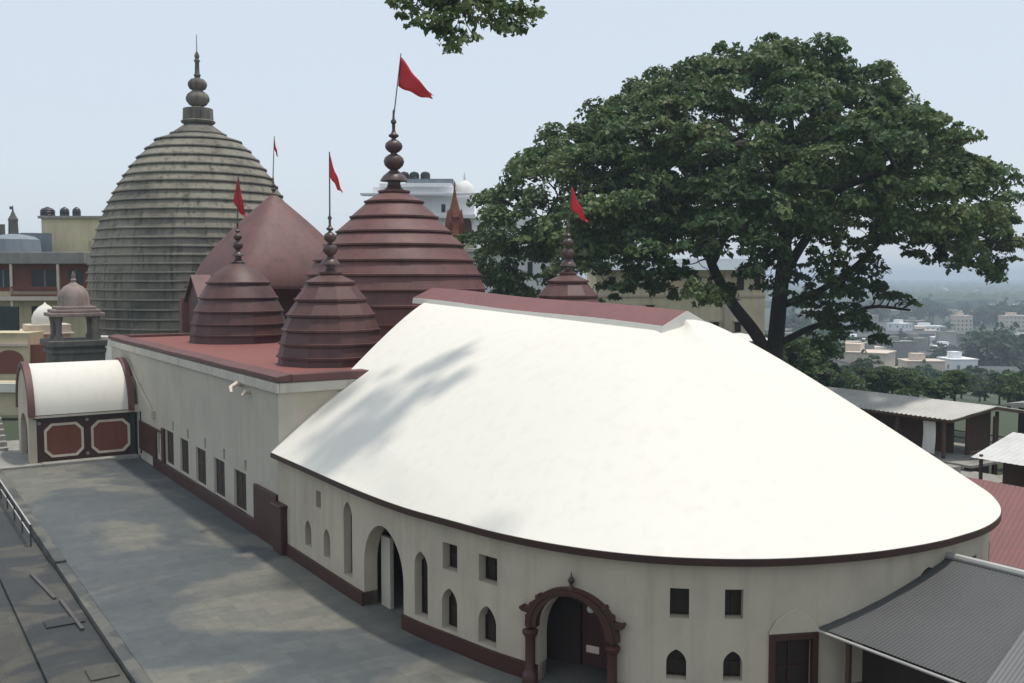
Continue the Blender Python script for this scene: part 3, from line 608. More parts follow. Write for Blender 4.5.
# cream tank house with black tanks
D = 108; r, s = frame_root('tank_house', 70, D, 'plain cream rooftop block carrying black water tanks', 'building'); X = lambda px: (px-70)*s
b = MB(); b.box(X(44),0,0,X(104),8,zat(219,D)); b.build('wall', M['cream'], r); b = MB(); b.box(X(42),-.4,zat(219,D),X(106),8.4,zat(216.5,D)); b.build('roof_slab', M['concrete'], r, bevel=.03)
b = MB(); b.box(X(72),-.5,zat(260,D),X(92),-.01,zat(241,D)); b.build('duct', M['cream'], r)
for px, wd, lab in ((52,7,'widest black water tank, leftmost on the cream tank house'),(69,4.5,'middle black water tank on the cream tank house'),(81,4,'black water tank nearest the grey tower on cream tank house')):
    x, y, z = world((px-512)/1000*110, 110); w_ = wd*.11; t = MB()
    t.lathe([(w_,0),(w_,.25),(w_*1.04,.28),(w_,.31),(w_,.55),(w_*1.04,.58),(w_,.61),(w_*.98,.8),(w_*.7,1.0),(w_*.3,1.08),(w_*.28,1.14),(.02,1.16)], 16)
    o = t.build('water_tank', M['tank'], smooth=40); o.location = (x, y+1, zat(216.5,108)); tag(o, lab, 'water tank', 'black tanks on the cream tank house')
# grey rooftop dome with spire
D = 104; x, y, z = world((16-512)/1000*D, D); r = empty('rooftop_shrine', (x, y, 0), 0, 'low grey round rooftop drum with dark spire at far left', 'shrine')
b = MB(); b.lathe([(2.6,8),(2.6,zat(250,D)),(2.5,zat(240,D)),(2.0,zat(237,D)),(1.0,zat(235,D)),(.2,zat(234,D))], 24); b.build('drum', M['bluegrey'], r, smooth=40)
b = MB(); b.lathe([(.5,zat(236,D)),(.45,zat(222,D)),(.5,zat(220,D)),(.28,zat(216,D)),(.1,zat(212,D)),(.03,zat(206,D))], 8); b.box(-.3,-.03,zat(210,D),.05,.03,zat(207,D)); b.box(-1.35,-.3,zat(240,D),-.8,.3,zat(225,D)); b.build('spire', M['stone_dark'], r)
b = MB(); b.box(1.0,2.2,8,4.0,5,zat(232,D)); b.build('side_block', M['bluegrey'], r)
# white domelet and low cream wall near the pavilion, arched porch, steps
D = 80; x, y, z = world((45-512)/1000*D, D); r = empty('white_shrine', (x, y, 0), 0, 'small shrine with white onion dome on cream base left of the stone pavilion', 'shrine')
b = MB(); b.lathe([(1.0,zat(324,D)),(1.02,zat(318,D)),(.85,zat(312,D)),(.5,zat(307,D)),(.12,zat(304,D)),(.02,zat(302,D))], 20); b.build('dome', M['white_roof'], r, smooth=50)
b = MB(); b.box(-1.5,-1.3,zat(332,D),1.7,1.4,zat(324,D)); b.box(-1.7,-1.5,zat(334,D),1.9,1.5,zat(332,D)-.002); b.box(-1.4,-1.2,0,1.6,1.3,zat(334,D)-.004); b.build('base', M['trim_cream'], r, bevel=.04)
D = 72; x, y, z = world((104-512)/1000*D, D); b = MB(); b.prism([(-1.2,0),(1.2,0),(1.2,5.2),(.5,5.6),(-.4,5.65),(-1.2,4.6)], lambda u, v, d: (u, d, v), -.3, .3)
o = b.build('white_wall', M['white_roof'], bevel=.08); o.location = (x, y, 0); tag(o, 'bright white rounded wall end beside the foot of the grey tower', 'wall')
D = 76; r, s = frame_root('arcade_building', 8, D, 'low cream building with arched brick red doors at far left', 'building'); X = lambda px: (px-8)*s
b = MB(); b.box(X(-60),0,0,X(27),6,zat(333,D)); b.build('wall', M['cream'], r)
b = MB(); b.box(X(27)+.01,.3,0,X(62),5,zat(345,D)); b.build('side_wall', M['brick_red'], r)
b = MB(); b.box(X(-60),-.25,zat(346,D),X(27),-.002,zat(343,D)); b.build('string_course', M['trim_cream'], r)
b = MB(); w0, w1 = X(-6), X(22); zc = zat(360,D); b.prism([(w0,zat(374,D)),(w1,zat(374,D)),(w1,zc)]+[((w0+w1)/2+(w1-w0)/2*cos(a*pi/10), zc+.75*sin(a*pi/10)) for a in range(1,10)]+[(w0,zc)], lambda u, v, d: (u, d, v), -.05, -.003); b.build('door', M['brick_red'], r)
b = MB(); b.box(X(-40),-.8,zat(330,D),X(23),-.6,zat(306,D)); b.build('awning', M['dark_green'], r)
D = 71; r, s = frame_root('low_wall', 5, D, 'low cream wall with white top behind the gatehouse at far left', 'wall'); b = MB(); b.box(-6,0,0,1.3,.8,zat(382,D)); o_ = b.build('body', M['cream'], r); b = MB(); b.box(-6,-.5,zat(392,D),1.2,-.002,zat(383,D)); b.build('ledge', M['white_roof'], r)
st = MB()
for i in range(8): st.box(1.5, 62.2+i*.55, .02, 6.6, 62.75+i*.55-.003, .30+.27*i)
tag(st.build('steps', M['concrete'], bevel=.02), 'flight of grey stone steps beside the gatehouse at far left', 'steps')
# railing along the left edge of the courtyard
rl = empty('railing', (5.0, 50, 0), 0, 'dark metal railing along the left edge of the courtyard', 'railing')
for i in range(7):
    b = MB(); y = -9+i*2.4; b.box(-.03,y,-.25,.03,y+.06,.62); b.build('post', M['pole'], rl)
b = MB(); b.box(-.025,-9,.58,.025,5.6,.63); b.box(-.02,-9,.2,.02,5.6,.24); b.build('rail', M['tin_pale'], rl)
for i, (x, y, a, lab) in enumerate(((4.9,31.8,.03,'long dark bar lying on the ledge beside the courtyard edge, nearer'),(4.6,35.2,.08,'long dark bar lying on the ledge beside the courtyard edge, farther'))):
    b = MB(); b.box(-.05,-1.6,0,.05,1.6,.07); o = b.build('metal_bar', M['pole']); o.location = (x, y, -.157); o.rotation_euler = (0,0,a); tag(o, lab, 'bar')

# ------------------------------------------------------------------ centre background: white house with tanks, spire, beige block
D = 118; r, s = frame_root('white_house', 480, D, 'tall white flat-roofed house with small dome behind the largest maroon dome', 'house'); X = lambda px: (px-480)*s
M['housewhite'] = paint('house_white', (.84,.85,.86), (.55,.55,.55), .3, .4, .3, .8, .05, 5)
b = MB(); b.box(X(365),0,-3,X(560),12,zat(218,D)); b.box(X(372),1.5,zat(218,D)-.002,X(452),10,zat(187,D)); b.box(X(452)+.01,2,zat(218,D)-.002,X(474),9,zat(196,D)); b.build('wall', M['housewhite'], r)
b = MB(); b.box(X(362),-1.0,zat(219,D),X(476),0,zat(215,D)); b.box(X(380),.3,zat(187,D),X(452),11,zat(184,D)); b.box(X(362),-1.0,zat(252,D),X(560),-.003,zat(249,D)); b.box(X(362),-.7,zat(196,D),X(476),1.49,zat(194,D)); b.build('slab', M['housewhite'], r, bevel=.03)
b = MB(); b.box(X(405),1,zat(184,D)+.001,X(453),9,zat(179,D)); b.build('parapet', M['bluegrey'], r)
b = MB(); b.lathe([(1.25,zat(196,D)),(1.3,zat(192,D)),(1.25,zat(186,D)),(.95,zat(182,D)),(.4,zat(178.5,D)),(.12,zat(177.5,D)),(.15,zat(175,D)),(.03,zat(169,D))], 20, (X(463),5,0)); b.build('dome', M['cloth_white'], r, smooth=50)
for a, y0, y1, w_ in ((443,204,212,4),(482,231,242,5),(393,203,212,4),(414,203,212,4),(428,226,240,6),(500,265,278,5),(488,273,281,5),(480,262,281,4),(515,262,278,6),(530,262,276,5),(505,232,243,5),(525,232,243,5)):
    b = MB(); yy = 1.44 if y1 < 216 else -.05; b.box(X(a-w_/2),yy,zat(y1,D),X(a+w_/2),yy+.045,zat(y0,D)); wo = b.build('window', M['dark_green'], r); b = MB(); b.box(X(a-w_/2)-.12,yy-.06,zat(y1,D)-.15,X(a+w_/2)+.12,yy-.002,zat(y1,D)); b.build('sill', M['cloth_white'], wo)
b = MB(); b.prism([(X(461),zat(240,D)),(X(472),zat(240,D)),(X(472),zat(226,D))]+[(X(466.5)+X(485.5)*cos(a*pi/8), zat(226,D)+1.0*sin(a*pi/8)) for a in range(1,8)]+[(X(461),zat(226,D))], lambda u, v, d: (u, d, v), -.10, -.004); b.build('arched_door', M['wood'], r)
b = MB(); b.box(X(458),-1.4,zat(248.9,D),X(476),-1.3,zat(240,D)); b.build('balcony_panel', M['cream'], r)
for px, lab in ((409,'black roof tank half hidden by the parapet, leftmost on the white house'),(419,'middle black roof tank on the white house'),(430,'black roof tank nearest the small white dome on white house')):
    x, y, z = world((px-512)/1000*121, 121); t = MB(); w_ = .52
    t.lathe([(w_,0),(w_,.3),(w_*1.05,.33),(w_,.36),(w_,.75),(w_*.8,1.0),(w_*.3,1.12),(.02,1.15)], 16); o = t.build('water_tank', M['tank'], smooth=40); o.location = (x, y+1, zat(179,118)); o.scale = (1.15,1.15,1.0); tag(o, lab, 'water tank', 'black tanks on the white house')
D = 90; x, y, z = world((455-512)/1000*D, D); r = empty('red_spire_shrine', (x, y, 0), 0, 'narrow orange red shrine spire beside the largest maroon dome', 'shrine')
b = MB(); b.lathe([(.75,2),(.75,zat(238,D)),(.95,zat(236,D)),(.8,zat(230,D)),(.65,zat(220,D)),(.7,zat(218,D)),(.42,zat(208,D)),(.2,zat(198,D)),(.08,zat(190,D)),(.02,zat(182,D))], 8); b.build('spire', M['brick_red'], r)
for q in range(4):
    a = q*pi/2+.4; b = MB(); b.lathe([(.3,zat(240,D)),(.3,zat(224,D)),(.2,zat(218,D)),(.04,zat(210,D))], 6, (.75*cos(a),.75*sin(a),0)); b.build('turret', M['brick_red'], r)
D = 112; r, s = frame_root('beige_building', 670, D, 'long beige two-storey building seen through the big tree', 'building'); X = lambda px: (px-670)*s
b = MB(); b.box(X(596),0,-8,X(765),14,zat(270,D)); b.build('wall', M['beige'], r)
b = MB(); b.add([(X(590),-1.2,zat(270,D)),(X(770),-1.2,zat(270,D)),(X(770),15,zat(270,D)),(X(590),15,zat(270,D)),(X(598),5,zat(258,D)),(X(762),5,zat(258,D)),(X(762),9,zat(258,D)),(X(598),9,zat(258,D))], [(3,2,1,0),(4,5,6,7),(0,1,5,4),(1,2,6,5),(2,3,7,6),(3,0,4,7)]); b.build('roof', M['bluegrey'], r)
for a, y0, y1, w_ in ((663,270.5,285,7),(697,277,290,8),(740,277,290,7),(632,277,290,8),(612,277,290,7),(738,322,332,6),(716,322,332,6),(625,305,318,8),(650,305,318,8),(757,277,290,6)):
    m_ = M['dark'] if a != 663 else M['cloth_white']; b = MB(); b.box(X(a-w_/2),-.07,zat(y1,D),X(a+w_/2),-.003,zat(y0,D)); wo = b.build('window', m_, r); b = MB(); b.box(X(a-w_/2)-.2,-.3,zat(y0,D)+.02,X(a+w_/2)+.2,-.004,zat(y0,D)+.15); b.build('lintel', M['trim_cream'], wo)
b = MB(); b.box(X(596),-.14,zat(297,D),X(765),-.004,zat(295,D)); b.box(X(724),-.3,-8,X(730),-.005,zat(270,D)); b.build('band', M['trim_cream'], r)
D = 100; x, y, z = world((752-512)/1000*D, D); r = empty('white_shed', (x, y, 0), 0, 'low white roofed shed at the foot of the big tree', 'shed')
b = MB(); b.box(-3,0,-4,2.6,4,zat(341,D)); b.build('wall', M['concrete'], r); b = MB(); b.prism([(-.6,zat(341,D)),(4.4,zat(341,D)),(4.4,zat(336,D)),(-.6,zat(340,D)-.05)], lambda u, v, d: (d, u, v), -3.4, 3); b.build('roof', M['cloth_white'], r)

# ------------------------------------------------------------------ right hand sheds and roofs
def corrugated(mb, P00, P10, P01, P11, waves, amp=.03, per=6, mi=0, thick=.012):
    P00, P10, P01, P11 = map(Vector, (P00, P10, P01, P11)); n = waves*per; nn = (P10-P00).cross(P01-P00).normalized()
    if nn.z < 0: nn = -nn
    vs = []
    for i in range(n+1):
        t = i/n; d = nn*amp*sin(2*pi*waves*t)
        for k in (0, .5, 1): vs.append(P00.lerp(P10, t).lerp(P01.lerp(P11, t), k)+d)
    return mb.add(vs, [(3*i+k, 3*i+3+k, 3*i+4+k, 3*i+1+k) for i in range(n) for k in range(2)], mi)
cn = empty('tin_canopy', (20.3, 10, 0), 0, 'dark grey corrugated tin canopy joined to the rounded end of the hall', 'canopy'); CN = Vector((20.3,10,0))
b = MB(); corrugated(b, (18.35,15.45,1.84), (17.9,8.0,2.0), (22.3,15.15,3.02), (22.1,8.0,3.1), 80, .006)
o = par(b.build('roof_sheet', M['tin'], smooth=80, fix=False), cn)
b = MB(); corrugated(b, (17.96,10.9,1.99), (17.55,6.0,2.09), (22.2,11.8,3.12), (22.1,6.0,3.2), 56, .008)
o = par(b.build('roof_sheet', M['tin_new'], smooth=80, fix=False, label='paler newer tin sheet'), cn)
b = MB(); corrugated(b, (22.35,15.15,3.02), (22.25,6.0,3.14), (25.6,15.0,2.2), (25.6,6.0,2.3), 80, .006); par(b.build('roof_sheet', M['tin'], smooth=80, fix=False), cn)
b = MB(); b.tube([(22.32,15.2,3.07),(22.22,6.0,3.2)], .09, 8); par(b.build('ridge_cap', M['tin_pale']), cn)
b = MB(); b.tube([(18.3,15.42,1.78),(17.86,8.0,1.93)], .035, 6); par(b.build('edge_bar', M['tin_pale']), cn)
for x, y in ((18.7,14.6),(18.4,11.2),(18.2,8.0),(22.2,12.0),(22.2,8.0),(25.3,12.0),(25.3,8)):
    b = MB(); b.box(x-.05,y-.05,0,x+.05,y+.05,1.8 if x < 20 or x > 24 else 3.0); par(b.build('post', M['wood']), cn)
b = MB(); b.add([(18.3,15.62,2.12),(18.75,15.1,1.99),(22.2,14.6,3.06),(22.2,15.25,3.42),(18.3,15.62,1.9),(18.75,15.1,1.95),(22.2,14.6,3.0),(22.2,15.25,3.1)], [(0,1,2,3),(7,6,5,4),(0,4,5,1),(1,5,6,2),(2,6,7,3),(3,7,4,0)]); par(b.build('flashing', M['tin']), cn)
b = MB(); b.box(18.35,15.55,0,19.3,14.9+.9,2.35); par(b.build('pier', M['white_wall']), cn)
b = MB(); b.add([(19.5,15.2,0),(19.0,6,0),(19.08,6,0),(19.58,15.2,0),(19.5,15.2,2.0),(19.0,6,2.1),(19.08,6,2.1),(19.58,15.2,2.0)], [(3,2,1,0),(4,5,6,7),(0,1,5,4),(1,2,6,5),(2,3,7,6),(3,0,4,7)]); par(b.build('wall', M['dark']), cn)  # near-black sheet standing in for the deep shade under the canopy
# red tin roof shelter
rs = empty('red_roof_shed', (40, 21, hgt(40,21)), 0, 'open shed with faded red sheet roof right of the hall', 'shed')
def P(x, y, z, root): return (x-root.location.x, y-root.location.y, z-root.location.z)
b = MB(); corrugated(b, P(33.1,22.6,-.35,rs), P(33.0,12,-.35,rs), P(39.5,25.5,1.35,rs), P(39.5,12,1.35,rs), 60, .005); b.build('roof', M['pink_ridge'], rs, smooth=80, fix=False)
b = MB(); corrugated(b, P(39.5,25.5,1.35,rs), P(39.5,12,1.35,rs), P(44,25.0,.1,rs), P(44,12,.1,rs), 60, .005); b.build('roof', M['pink_ridge'], rs, smooth=80, fix=False)
b = MB(); b.box(*P(34.3,12,-2.6,rs),*P(34.4,23,-.25,rs)); b.build('wall', M['dark'], rs)  # dark sheet added as the shaded gap behind the posts
for y in (22.8,20.2,17.6,15,12.5): b = MB(); b.box(*P(33.5,y-.5,-2.6,rs),*P(33.62,y-.38,-.30,rs)); b.build('post', M['concrete'], rs)
# awning
M['housewhite2'] = paint('pale_sheet', (.60,.60,.58), (.35,.34,.32), .45, .5, .3, .6, .05, 6)
aw = empty('white_awning', (50, 27, hgt(50,27)), 0, 'pale tin awning on posts above the red shed roof at right edge', 'awning')
b = MB(); corrugated(b, P(45.5,28.6,1.05,aw), P(45.5,20,1.05,aw), P(50.5,29.4,1.75,aw), P(50.5,20,1.75,aw), 30, .008); b.build('roof', M['housewhite2'], aw, smooth=80, fix=False)
b = MB(); b.box(*P(48.0,20,-2.6,aw),*P(48.2,28.4,.9,aw)); b.build('wall', M['wood'], aw)
for y in (28.2,25.2,22.2): b = MB(); b.box(*P(45.8,y,-2.6,aw),*P(45.93,y+.13,1.2,aw)); b.build('post', M['wood'], aw)
# long shed
ls = empty('long_shed', (56, 42, hgt(56,42)), 0, 'long low timber shed with pale tin roof below the big tree', 'shed')
b = MB(); corrugated(b, P(53.0,34.6,1.55,ls), P(53.0,54,1.55,ls), P(55.6,33.4,2.3,ls), P(55.6,54,2.3,ls), 60, .03); b.build('roof_sheet', M['tin_pale'], ls, smooth=80, fix=False)
b = MB(); corrugated(b, P(55.6,33.4,2.3,ls), P(55.6,54,2.3,ls), P(58.8,31.4,1.75,ls), P(58.8,54,1.75,ls), 60, .03); b.build('roof_sheet', M['tin_pale'], ls, smooth=80, fix=False)
b = MB(); b.add([P(53.0,34.6,1.5,ls),P(55.6,33.4,2.24,ls),P(58.8,31.4,1.7,ls),P(53.0,34.6,1.36,ls),P(55.6,33.4,2.1,ls),P(58.8,31.4,1.56,ls)], [(0,1,4,3),(1,2,5,4)]); b.box(*P(53.02,34.7,1.38,ls),*P(53.1,54,1.52,ls)); b.build('fascia', M['wood'], ls)
b = MB(); b.box(*P(55.4,36.0,-2.6,ls),*P(55.5,54,1.9,ls)); b.box(*P(55.55,35.2,-2.6,ls),*P(58.0,35.3,1.6,ls)); b.build('wall', M['wood'], ls)
b = MB(); b.box(*P(52.6,33.0,-1.0,ls),*P(59.2,54,-.85,ls)); b.build('floor', M['concrete'], ls)
for x, y in ((53.3,35.2),(53.3,38.4),(53.3,41.6),(53.3,44.8),(53.3,48),(56.2,33.8),(58.4,32.2),(58.4,35)): b = MB(); b.box(*P(x,y,-2.6,ls),*P(x+.16,y+.16,1.6,ls)); b.build('post', M['wood'], ls)
b = MB()
for z in (-.35, .05): b.box(*P(58.35,32.2,z,ls),*P(58.4,40,z+.06,ls)); b.box(*P(53.3,33.5,z-.3,ls),*P(58.4,33.56,z-.24,ls))
b.build('rail', M['wood'], ls)
b = MB(); vs = []; 
for i in range(7):
    for j in range(9): vs.append(P(53.45+.05*sin(i*2.1+j*.5), 35.9+i*.14, 1.25-j*.24, ls))
b.add(vs, [(i*9+j,(i+1)*9+j,(i+1)*9+j+1,i*9+j+1) for i in range(6) for j in range(8)]); o = b.build('hanging_cloth', M['cloth_white'], smooth=80, fix=False); o.location = ls.location; tag(o, 'white cloth hanging from the front of the long timber shed', 'cloth')
dk = MB(); dk.box(49.5,31.5,-1.35,53.0,36.5,-1.2); dk.box(50.2,33,-1.2,51.6,34.4,-.75); dk.box(50.4,30.2,-1.5,53.2,31.3,-1.1)
for x, y in ((49.7,31.7),(52.7,31.7),(49.7,36.2),(52.7,36.2)): dk.box(x,y,-2.7,x+.15,y+.15,-1.35)
tag(dk.build('wooden_deck', M['concrete']), 'grey plank landing in front of the long timber shed', 'deck')
hs = empty('dark_hut', (64, 33, hgt(64,33)), 0, 'dark hut with pale roof edge cut off by the right edge', 'hut')
b = MB(); b.box(-1.6,-4,0,2.5,3,4.2); b.build('wall', M['dark'], hs); b = MB(); b.prism([(-4.5,4.2),(3.6,4.2),(3.6,4.35),(-.5,5.0),(-4.5,4.35)], lambda u, v, d: (d, u, v), -2.2, 3); b.build('roof', M['tin_pale'], hs)

# ------------------------------------------------------------------ trees
def leaf_mesh(name, P, Nn, size, mat, parent=None, aspect=.55):
    # P centres, Nn approximate normals; each leaf a folded pair of triangles forming a pointed blade
    n = len(P); t = RNG.normal(size=(n,3)); t -= Nn*np.sum(t*Nn, 1)[:,None]; t[:,2] -= .35; t /= np.linalg.norm(t, axis=1)[:,None]
    w = np.cross(Nn, t); w /= np.linalg.norm(w, axis=1)[:,None]; s = (size*(.5+1.0*RNG.random(n)))[:,None]
    a = P-t*s*.5; b = P+w*s*aspect*.5+Nn*s*.10; c = P+t*s*.5-Nn*s*.08; d = P-w*s*aspect*.5+Nn*s*.10
    V = np.stack([a,b,c,d],1).reshape(-1,3).astype(np.float32)
    F = (np.arange(n)[:,None]*4+np.array([[0,1,2,0,2,3]])).reshape(-1).astype(np.int32)
    me = bpy.data.meshes.new(name); me.vertices.add(len(V)); me.vertices.foreach_set('co', V.ravel())
    me.loops.add(len(F)); me.loops.foreach_set('vertex_index', F); me.polygons.add(2*n); me.polygons.foreach_set('loop_start', np.arange(0, 6*n, 3, dtype=np.int32))
    me.update(); me.validate(); me.materials.append(mat); o = bpy.data.objects.new(name, me); COL.objects.link(o)
    if parent: o.parent = parent
    return o
def pads_leaves(pads, per, spread=1.0):
    Ps, Ns = [], []
    for (c, r, h) in pads:
        n = int(per*(r**2)); d = RNG.normal(size=(n,3)); d /= np.linalg.norm(d, axis=1)[:,None]
        d[:,2] = np.abs(d[:,2])*1.15-.45; rr = (RNG.random(n)**.35)[:,None]
        tilt = 1+.3*RNG.normal(size=(1,3)); Ps.append(np.array(c)+d*rr*np.array([r,r,h])*tilt)
        nn = d*.55+np.array([0,0,.75])+RNG.normal(size=(n,3))*.42; nn /= np.linalg.norm(nn, axis=1)[:,None]; Ns.append(nn)
    return np.concatenate(Ps), np.concatenate(Ns)
def curve_tube(mb, p0, p1, r0, r1, bend, n=7, sides=7):
    p0, p1 = Vector(p0), Vector(p1); pts = []; rs = []
    j = Vector(RNG.normal(size=3))*(p1-p0).length*.05
    for i in range(n+1):
        t = i/n; q = p0.lerp(p1, t)+Vector((0,0,bend*sin(t*pi)))+j*sin(t*pi*2); pts.append(q); rs.append(r0+(r1-r0)*t**.8)
    mb.tube(pts, rs, sides); return pts
# the great tree
TD = 65.0; TX, TY, _ = world((777-512)/1000*TD, TD); TZ = hgt(TX, TY)
gt = empty('broad_tree', (TX*80/65, TY*80/65, 10-(10-TZ)*80/65), -YAW, 'huge broad dark green tree with spreading umbrella crown behind the hall', 'tree')
gt.scale = (80/65,)*3
pads = []
def ztop(l, dp):
    rm = 19.6 if l < 0 else 15.6; rho = sqrt((l/rm)**2+(dp/15.0)**2); return rho
OUT = [(-19.6,14.0),(-18.5,15.7),(-16.6,17.5),(-14,19.3),(-10.7,20.9),(-8.8,22.3),(-4.9,24.2),(-.3,25.2),(3.6,24.5),(6.8,22.6),(9.6,20.4),(11.6,18.4),(13.8,15.8),(15.6,13.2)]
def env(l): return float(np.interp(l, [q[0] for q in OUT], [q[1] for q in OUT]))
cnt = 0
def pers(l, dp, z): q = 1+dp/65.0; return (l*q, dp, 10+(z-10)*q-TZ)
while cnt < 980:
    l = RNG.uniform(-19.4, 15.2); dp = RNG.uniform(-13.5, 13.5); rho = ztop(l, dp)
    if rho > 1: continue
    rm = 19.6 if l < 0 else 15.6; dd = dp/15.0
    zt = 13.6+(env(l)-13.6)*sqrt(max(0, 1-min(1, dd*dd/max(.05, 1-(l/rm)**2*.85))))+.15
    th = 4.6+8.0*(1-rho**2)
    z = zt-RNG.random()**1.1*th
    if rho > .85 and l < 0: z -= RNG.uniform(0, 4.5)
    if l > 8 and z < 15.5 and RNG.random() < .5: continue
    # leave open gaps between the boughs
    if sin(l*.9+1.3)*sin(dp*.8+z*.5)*sin(z*1.1+.4+l*.3) > .52: continue
    r = RNG.uniform(.55, 1.35); pads.append((pers(l, dp, z), r, r*RNG.uniform(.55,1.0))); cnt += 1
for k_ in range(150):
    l = -19.2+35.0*k_/149; dp = RNG.normal()*2.5; r = RNG.uniform(.6,1.15); pads.append((pers(l, dp, env(l)-.45-RNG.random()*1.6), r, r*RNG.uniform(.6,.9)))
def spray(l, dp, z, n, dx, dz):
    for _ in range(n):
        r = RNG.uniform(.40,.80); pads.append((pers(l, dp, z), r, r*RNG.uniform(.5,.8)))
        l += dx*RNG.uniform(.6,1.3)+RNG.normal()*.25; z += dz*RNG.uniform(.5,1.4)+RNG.normal()*.2; dp += RNG.normal()*.4
for a in [(-16.5,-3,13,7,.25,-.6),(-15,-3,12.5,6,.35,-.55),(-11.5,-5,11.5,6,.3,-.45),(-10,-4,11.5,7,-.15,-.55),(-8.5,-5,11.5,6,.35,-.5),
          (-7,-4,12,5,.5,-.35),(-12,-2,10.5,5,.4,-.45),(-4.5,-5,13,5,.3,-.5),(-2.5,-6,13.5,5,.1,-.6),(-6.5,-2,10.8,4,-.4,-.4),(-9.5,-3,9.8,4,.5,-.3),(-2.4,-5,12.6,6,.2,-.55),(-1.2,-5,13,7,.15,-.6),(-3.2,-4,11.4,5,.3,-.5),(.2,-5,13,7,.1,-.6),(-1.6,-4,9.6,5,.3,-.5),(1.8,-5,10.5,7,.2,-.6),(3.2,-4,9.8,6,.2,-.6),(2.4,-3,7.4,6,.35,-.4),(-5.2,-4,9.8,4,.4,-.35),
          (1.5,-5,12.8,7,.2,-.6),(2.6,-4,11.8,7,.3,-.6),(3.8,-4,12.2,6,.3,-.5),(.6,-3,10.6,6,.25,-.55),(2.2,-3,8.6,6,.45,-.45),(4.8,-4,11.2,6,.3,-.5),(1.0,-4,8.0,5,.4,-.6),(3.5,-3,7.2,5,.5,-.4),(1.6,-2,6.2,5,.5,-.35),
          (6,-4,12.5,5,.6,-.35),(8,-3,13,5,.6,-.3),(9.5,-3,12.4,4,.5,-.3),(5.2,-3,9.2,6,.7,-.15),(10.8,-2,14,7,.25,-.6),(12,-2,13.6,7,.2,-.55),(13.4,-2,13.2,6,.2,-.5),(6.8,-4,14,5,.2,-.5),(4.4,-2,8.0,5,.4,-.4)]: spray(*a)
Ps, Ns = pads_leaves(pads, 150)
leaf_mesh('crown', Ps, Ns, .34, M['leaf'], gt, .62)
b = MB()
Z = lambda z: z-TZ
trunk = [(0.1,0,0),(0,0,Z(2)),(-.1,0,Z(5)),(.15,.1,Z(8)),(.5,.2,Z(11.5)),(.4,.3,Z(15)),(.9,.4,Z(18.5)),(.6,.4,Z(21.5))]
b.tube(trunk, [.95,.66,.55,.50,.44,.34,.25,.15], 14)
limbs = []
def limb(pts, r0, r1):
    P_ = catmull([tuple(q)+() for q in pts], 5) if False else None
    Q = [Vector(q) for q in pts]; Q = [2*Q[0]-Q[1]]+Q+[2*Q[-1]-Q[-2]]; o = []
    for i in range(1, len(Q)-2):
        a, b_, c, d = Q[i-1:i+3]
        for k_ in range(5): t = k_/5; o.append(.5*((2*b_)+(c-a)*t+(2*a-5*b_+4*c-d)*t*t+(3*b_-a-3*c+d)*t**3))
    o.append(Q[-2]); rs = [r0+(r1-r0)*(i/(len(o)-1)) for i in range(len(o))]; b.tube(o, rs, 10)
    for q, rr in zip(o, rs): limbs.append((q, rr))
limb([(-.1,0,Z(3.6)),(-1.3,-.3,Z(6.0)),(-3.1,-.8,Z(8.2)),(-4.3,-1.2,Z(10.2)),(-5.3,-1.6,Z(12.2)),(-7.4,-2.0,Z(13.8)),(-10.8,-3,Z(15.2)),(-14.5,-3,Z(14.6))], .46, .13)
limb([(-4.5,-1.2,Z(10.8)),(-3.6,-1.5,Z(12.6)),(-1.8,-2,Z(13.2)),(-.5,-2.5,Z(14.6)),(0,-4,Z(18))], .32, .10)
limb([(-5.6,-1.6,Z(12.6)),(-6.6,0,Z(15.6)),(-8,1.5,Z(18.2)),(-9.5,2,Z(20))], .28, .10)
limb([(.2,.2,Z(9.5)),(2.2,1,Z(12.5)),(4.8,1.8,Z(15)),(8,2.5,Z(16.5)),(12,2.5,Z(15.8))], .36, .12)
limb([(.4,.2,Z(12)),(1.8,-2,Z(14.5)),(4.5,-4.5,Z(16)),(7.5,-6,Z(17)),(10.5,-5,Z(14.5))], .32, .11)
limb([(.2,.1,Z(8)),(2.2,-.6,Z(8.8)),(4.4,-1.4,Z(10.4)),(7.0,-2.2,Z(13)),(10.5,-2.5,Z(13)),(13.2,-2,Z(12.0))], .26, .08)
limb([(.1,0,Z(5.5)),(1.8,-1.2,Z(6.6)),(3.4,-2.0,Z(7.2)),(5.4,-2,Z(8.0)),(7.8,-2.2,Z(7.8))], .24, .07)
limb([(.4,.2,Z(13)),(-1.2,3,Z(16)),(-3.6,6.5,Z(18)),(-6,9,Z(18))], .32, .11)
limb([(.5,.2,Z(14)),(2.8,4,Z(17)),(5.5,8,Z(18)),(7,11,Z(16))], .32, .11)
limb([(.4,.2,Z(13.5)),(-1.6,-3.5,Z(16.5)),(-4.0,-7.5,Z(17.5)),(-7,-10,Z(16))], .32, .11)
limb([(.5,.2,Z(14.5)),(1.5,-4.5,Z(18)),(2.6,-9,Z(18)),(3,-12,Z(15.5))], .30, .1)
LP = np.array([list(q) for q, _ in limbs]+[list(t) for t in trunk[4:]]); LR = [r_ for _, r_ in limbs]+[.5,.45,.35,.25]
LR = list(LR); LPl = [tuple(q) for q in LP]
order = sorted(range(len(pads)), key=lambda q: float(np.min(np.linalg.norm(LP-np.array(pads[q][0]), axis=1))))
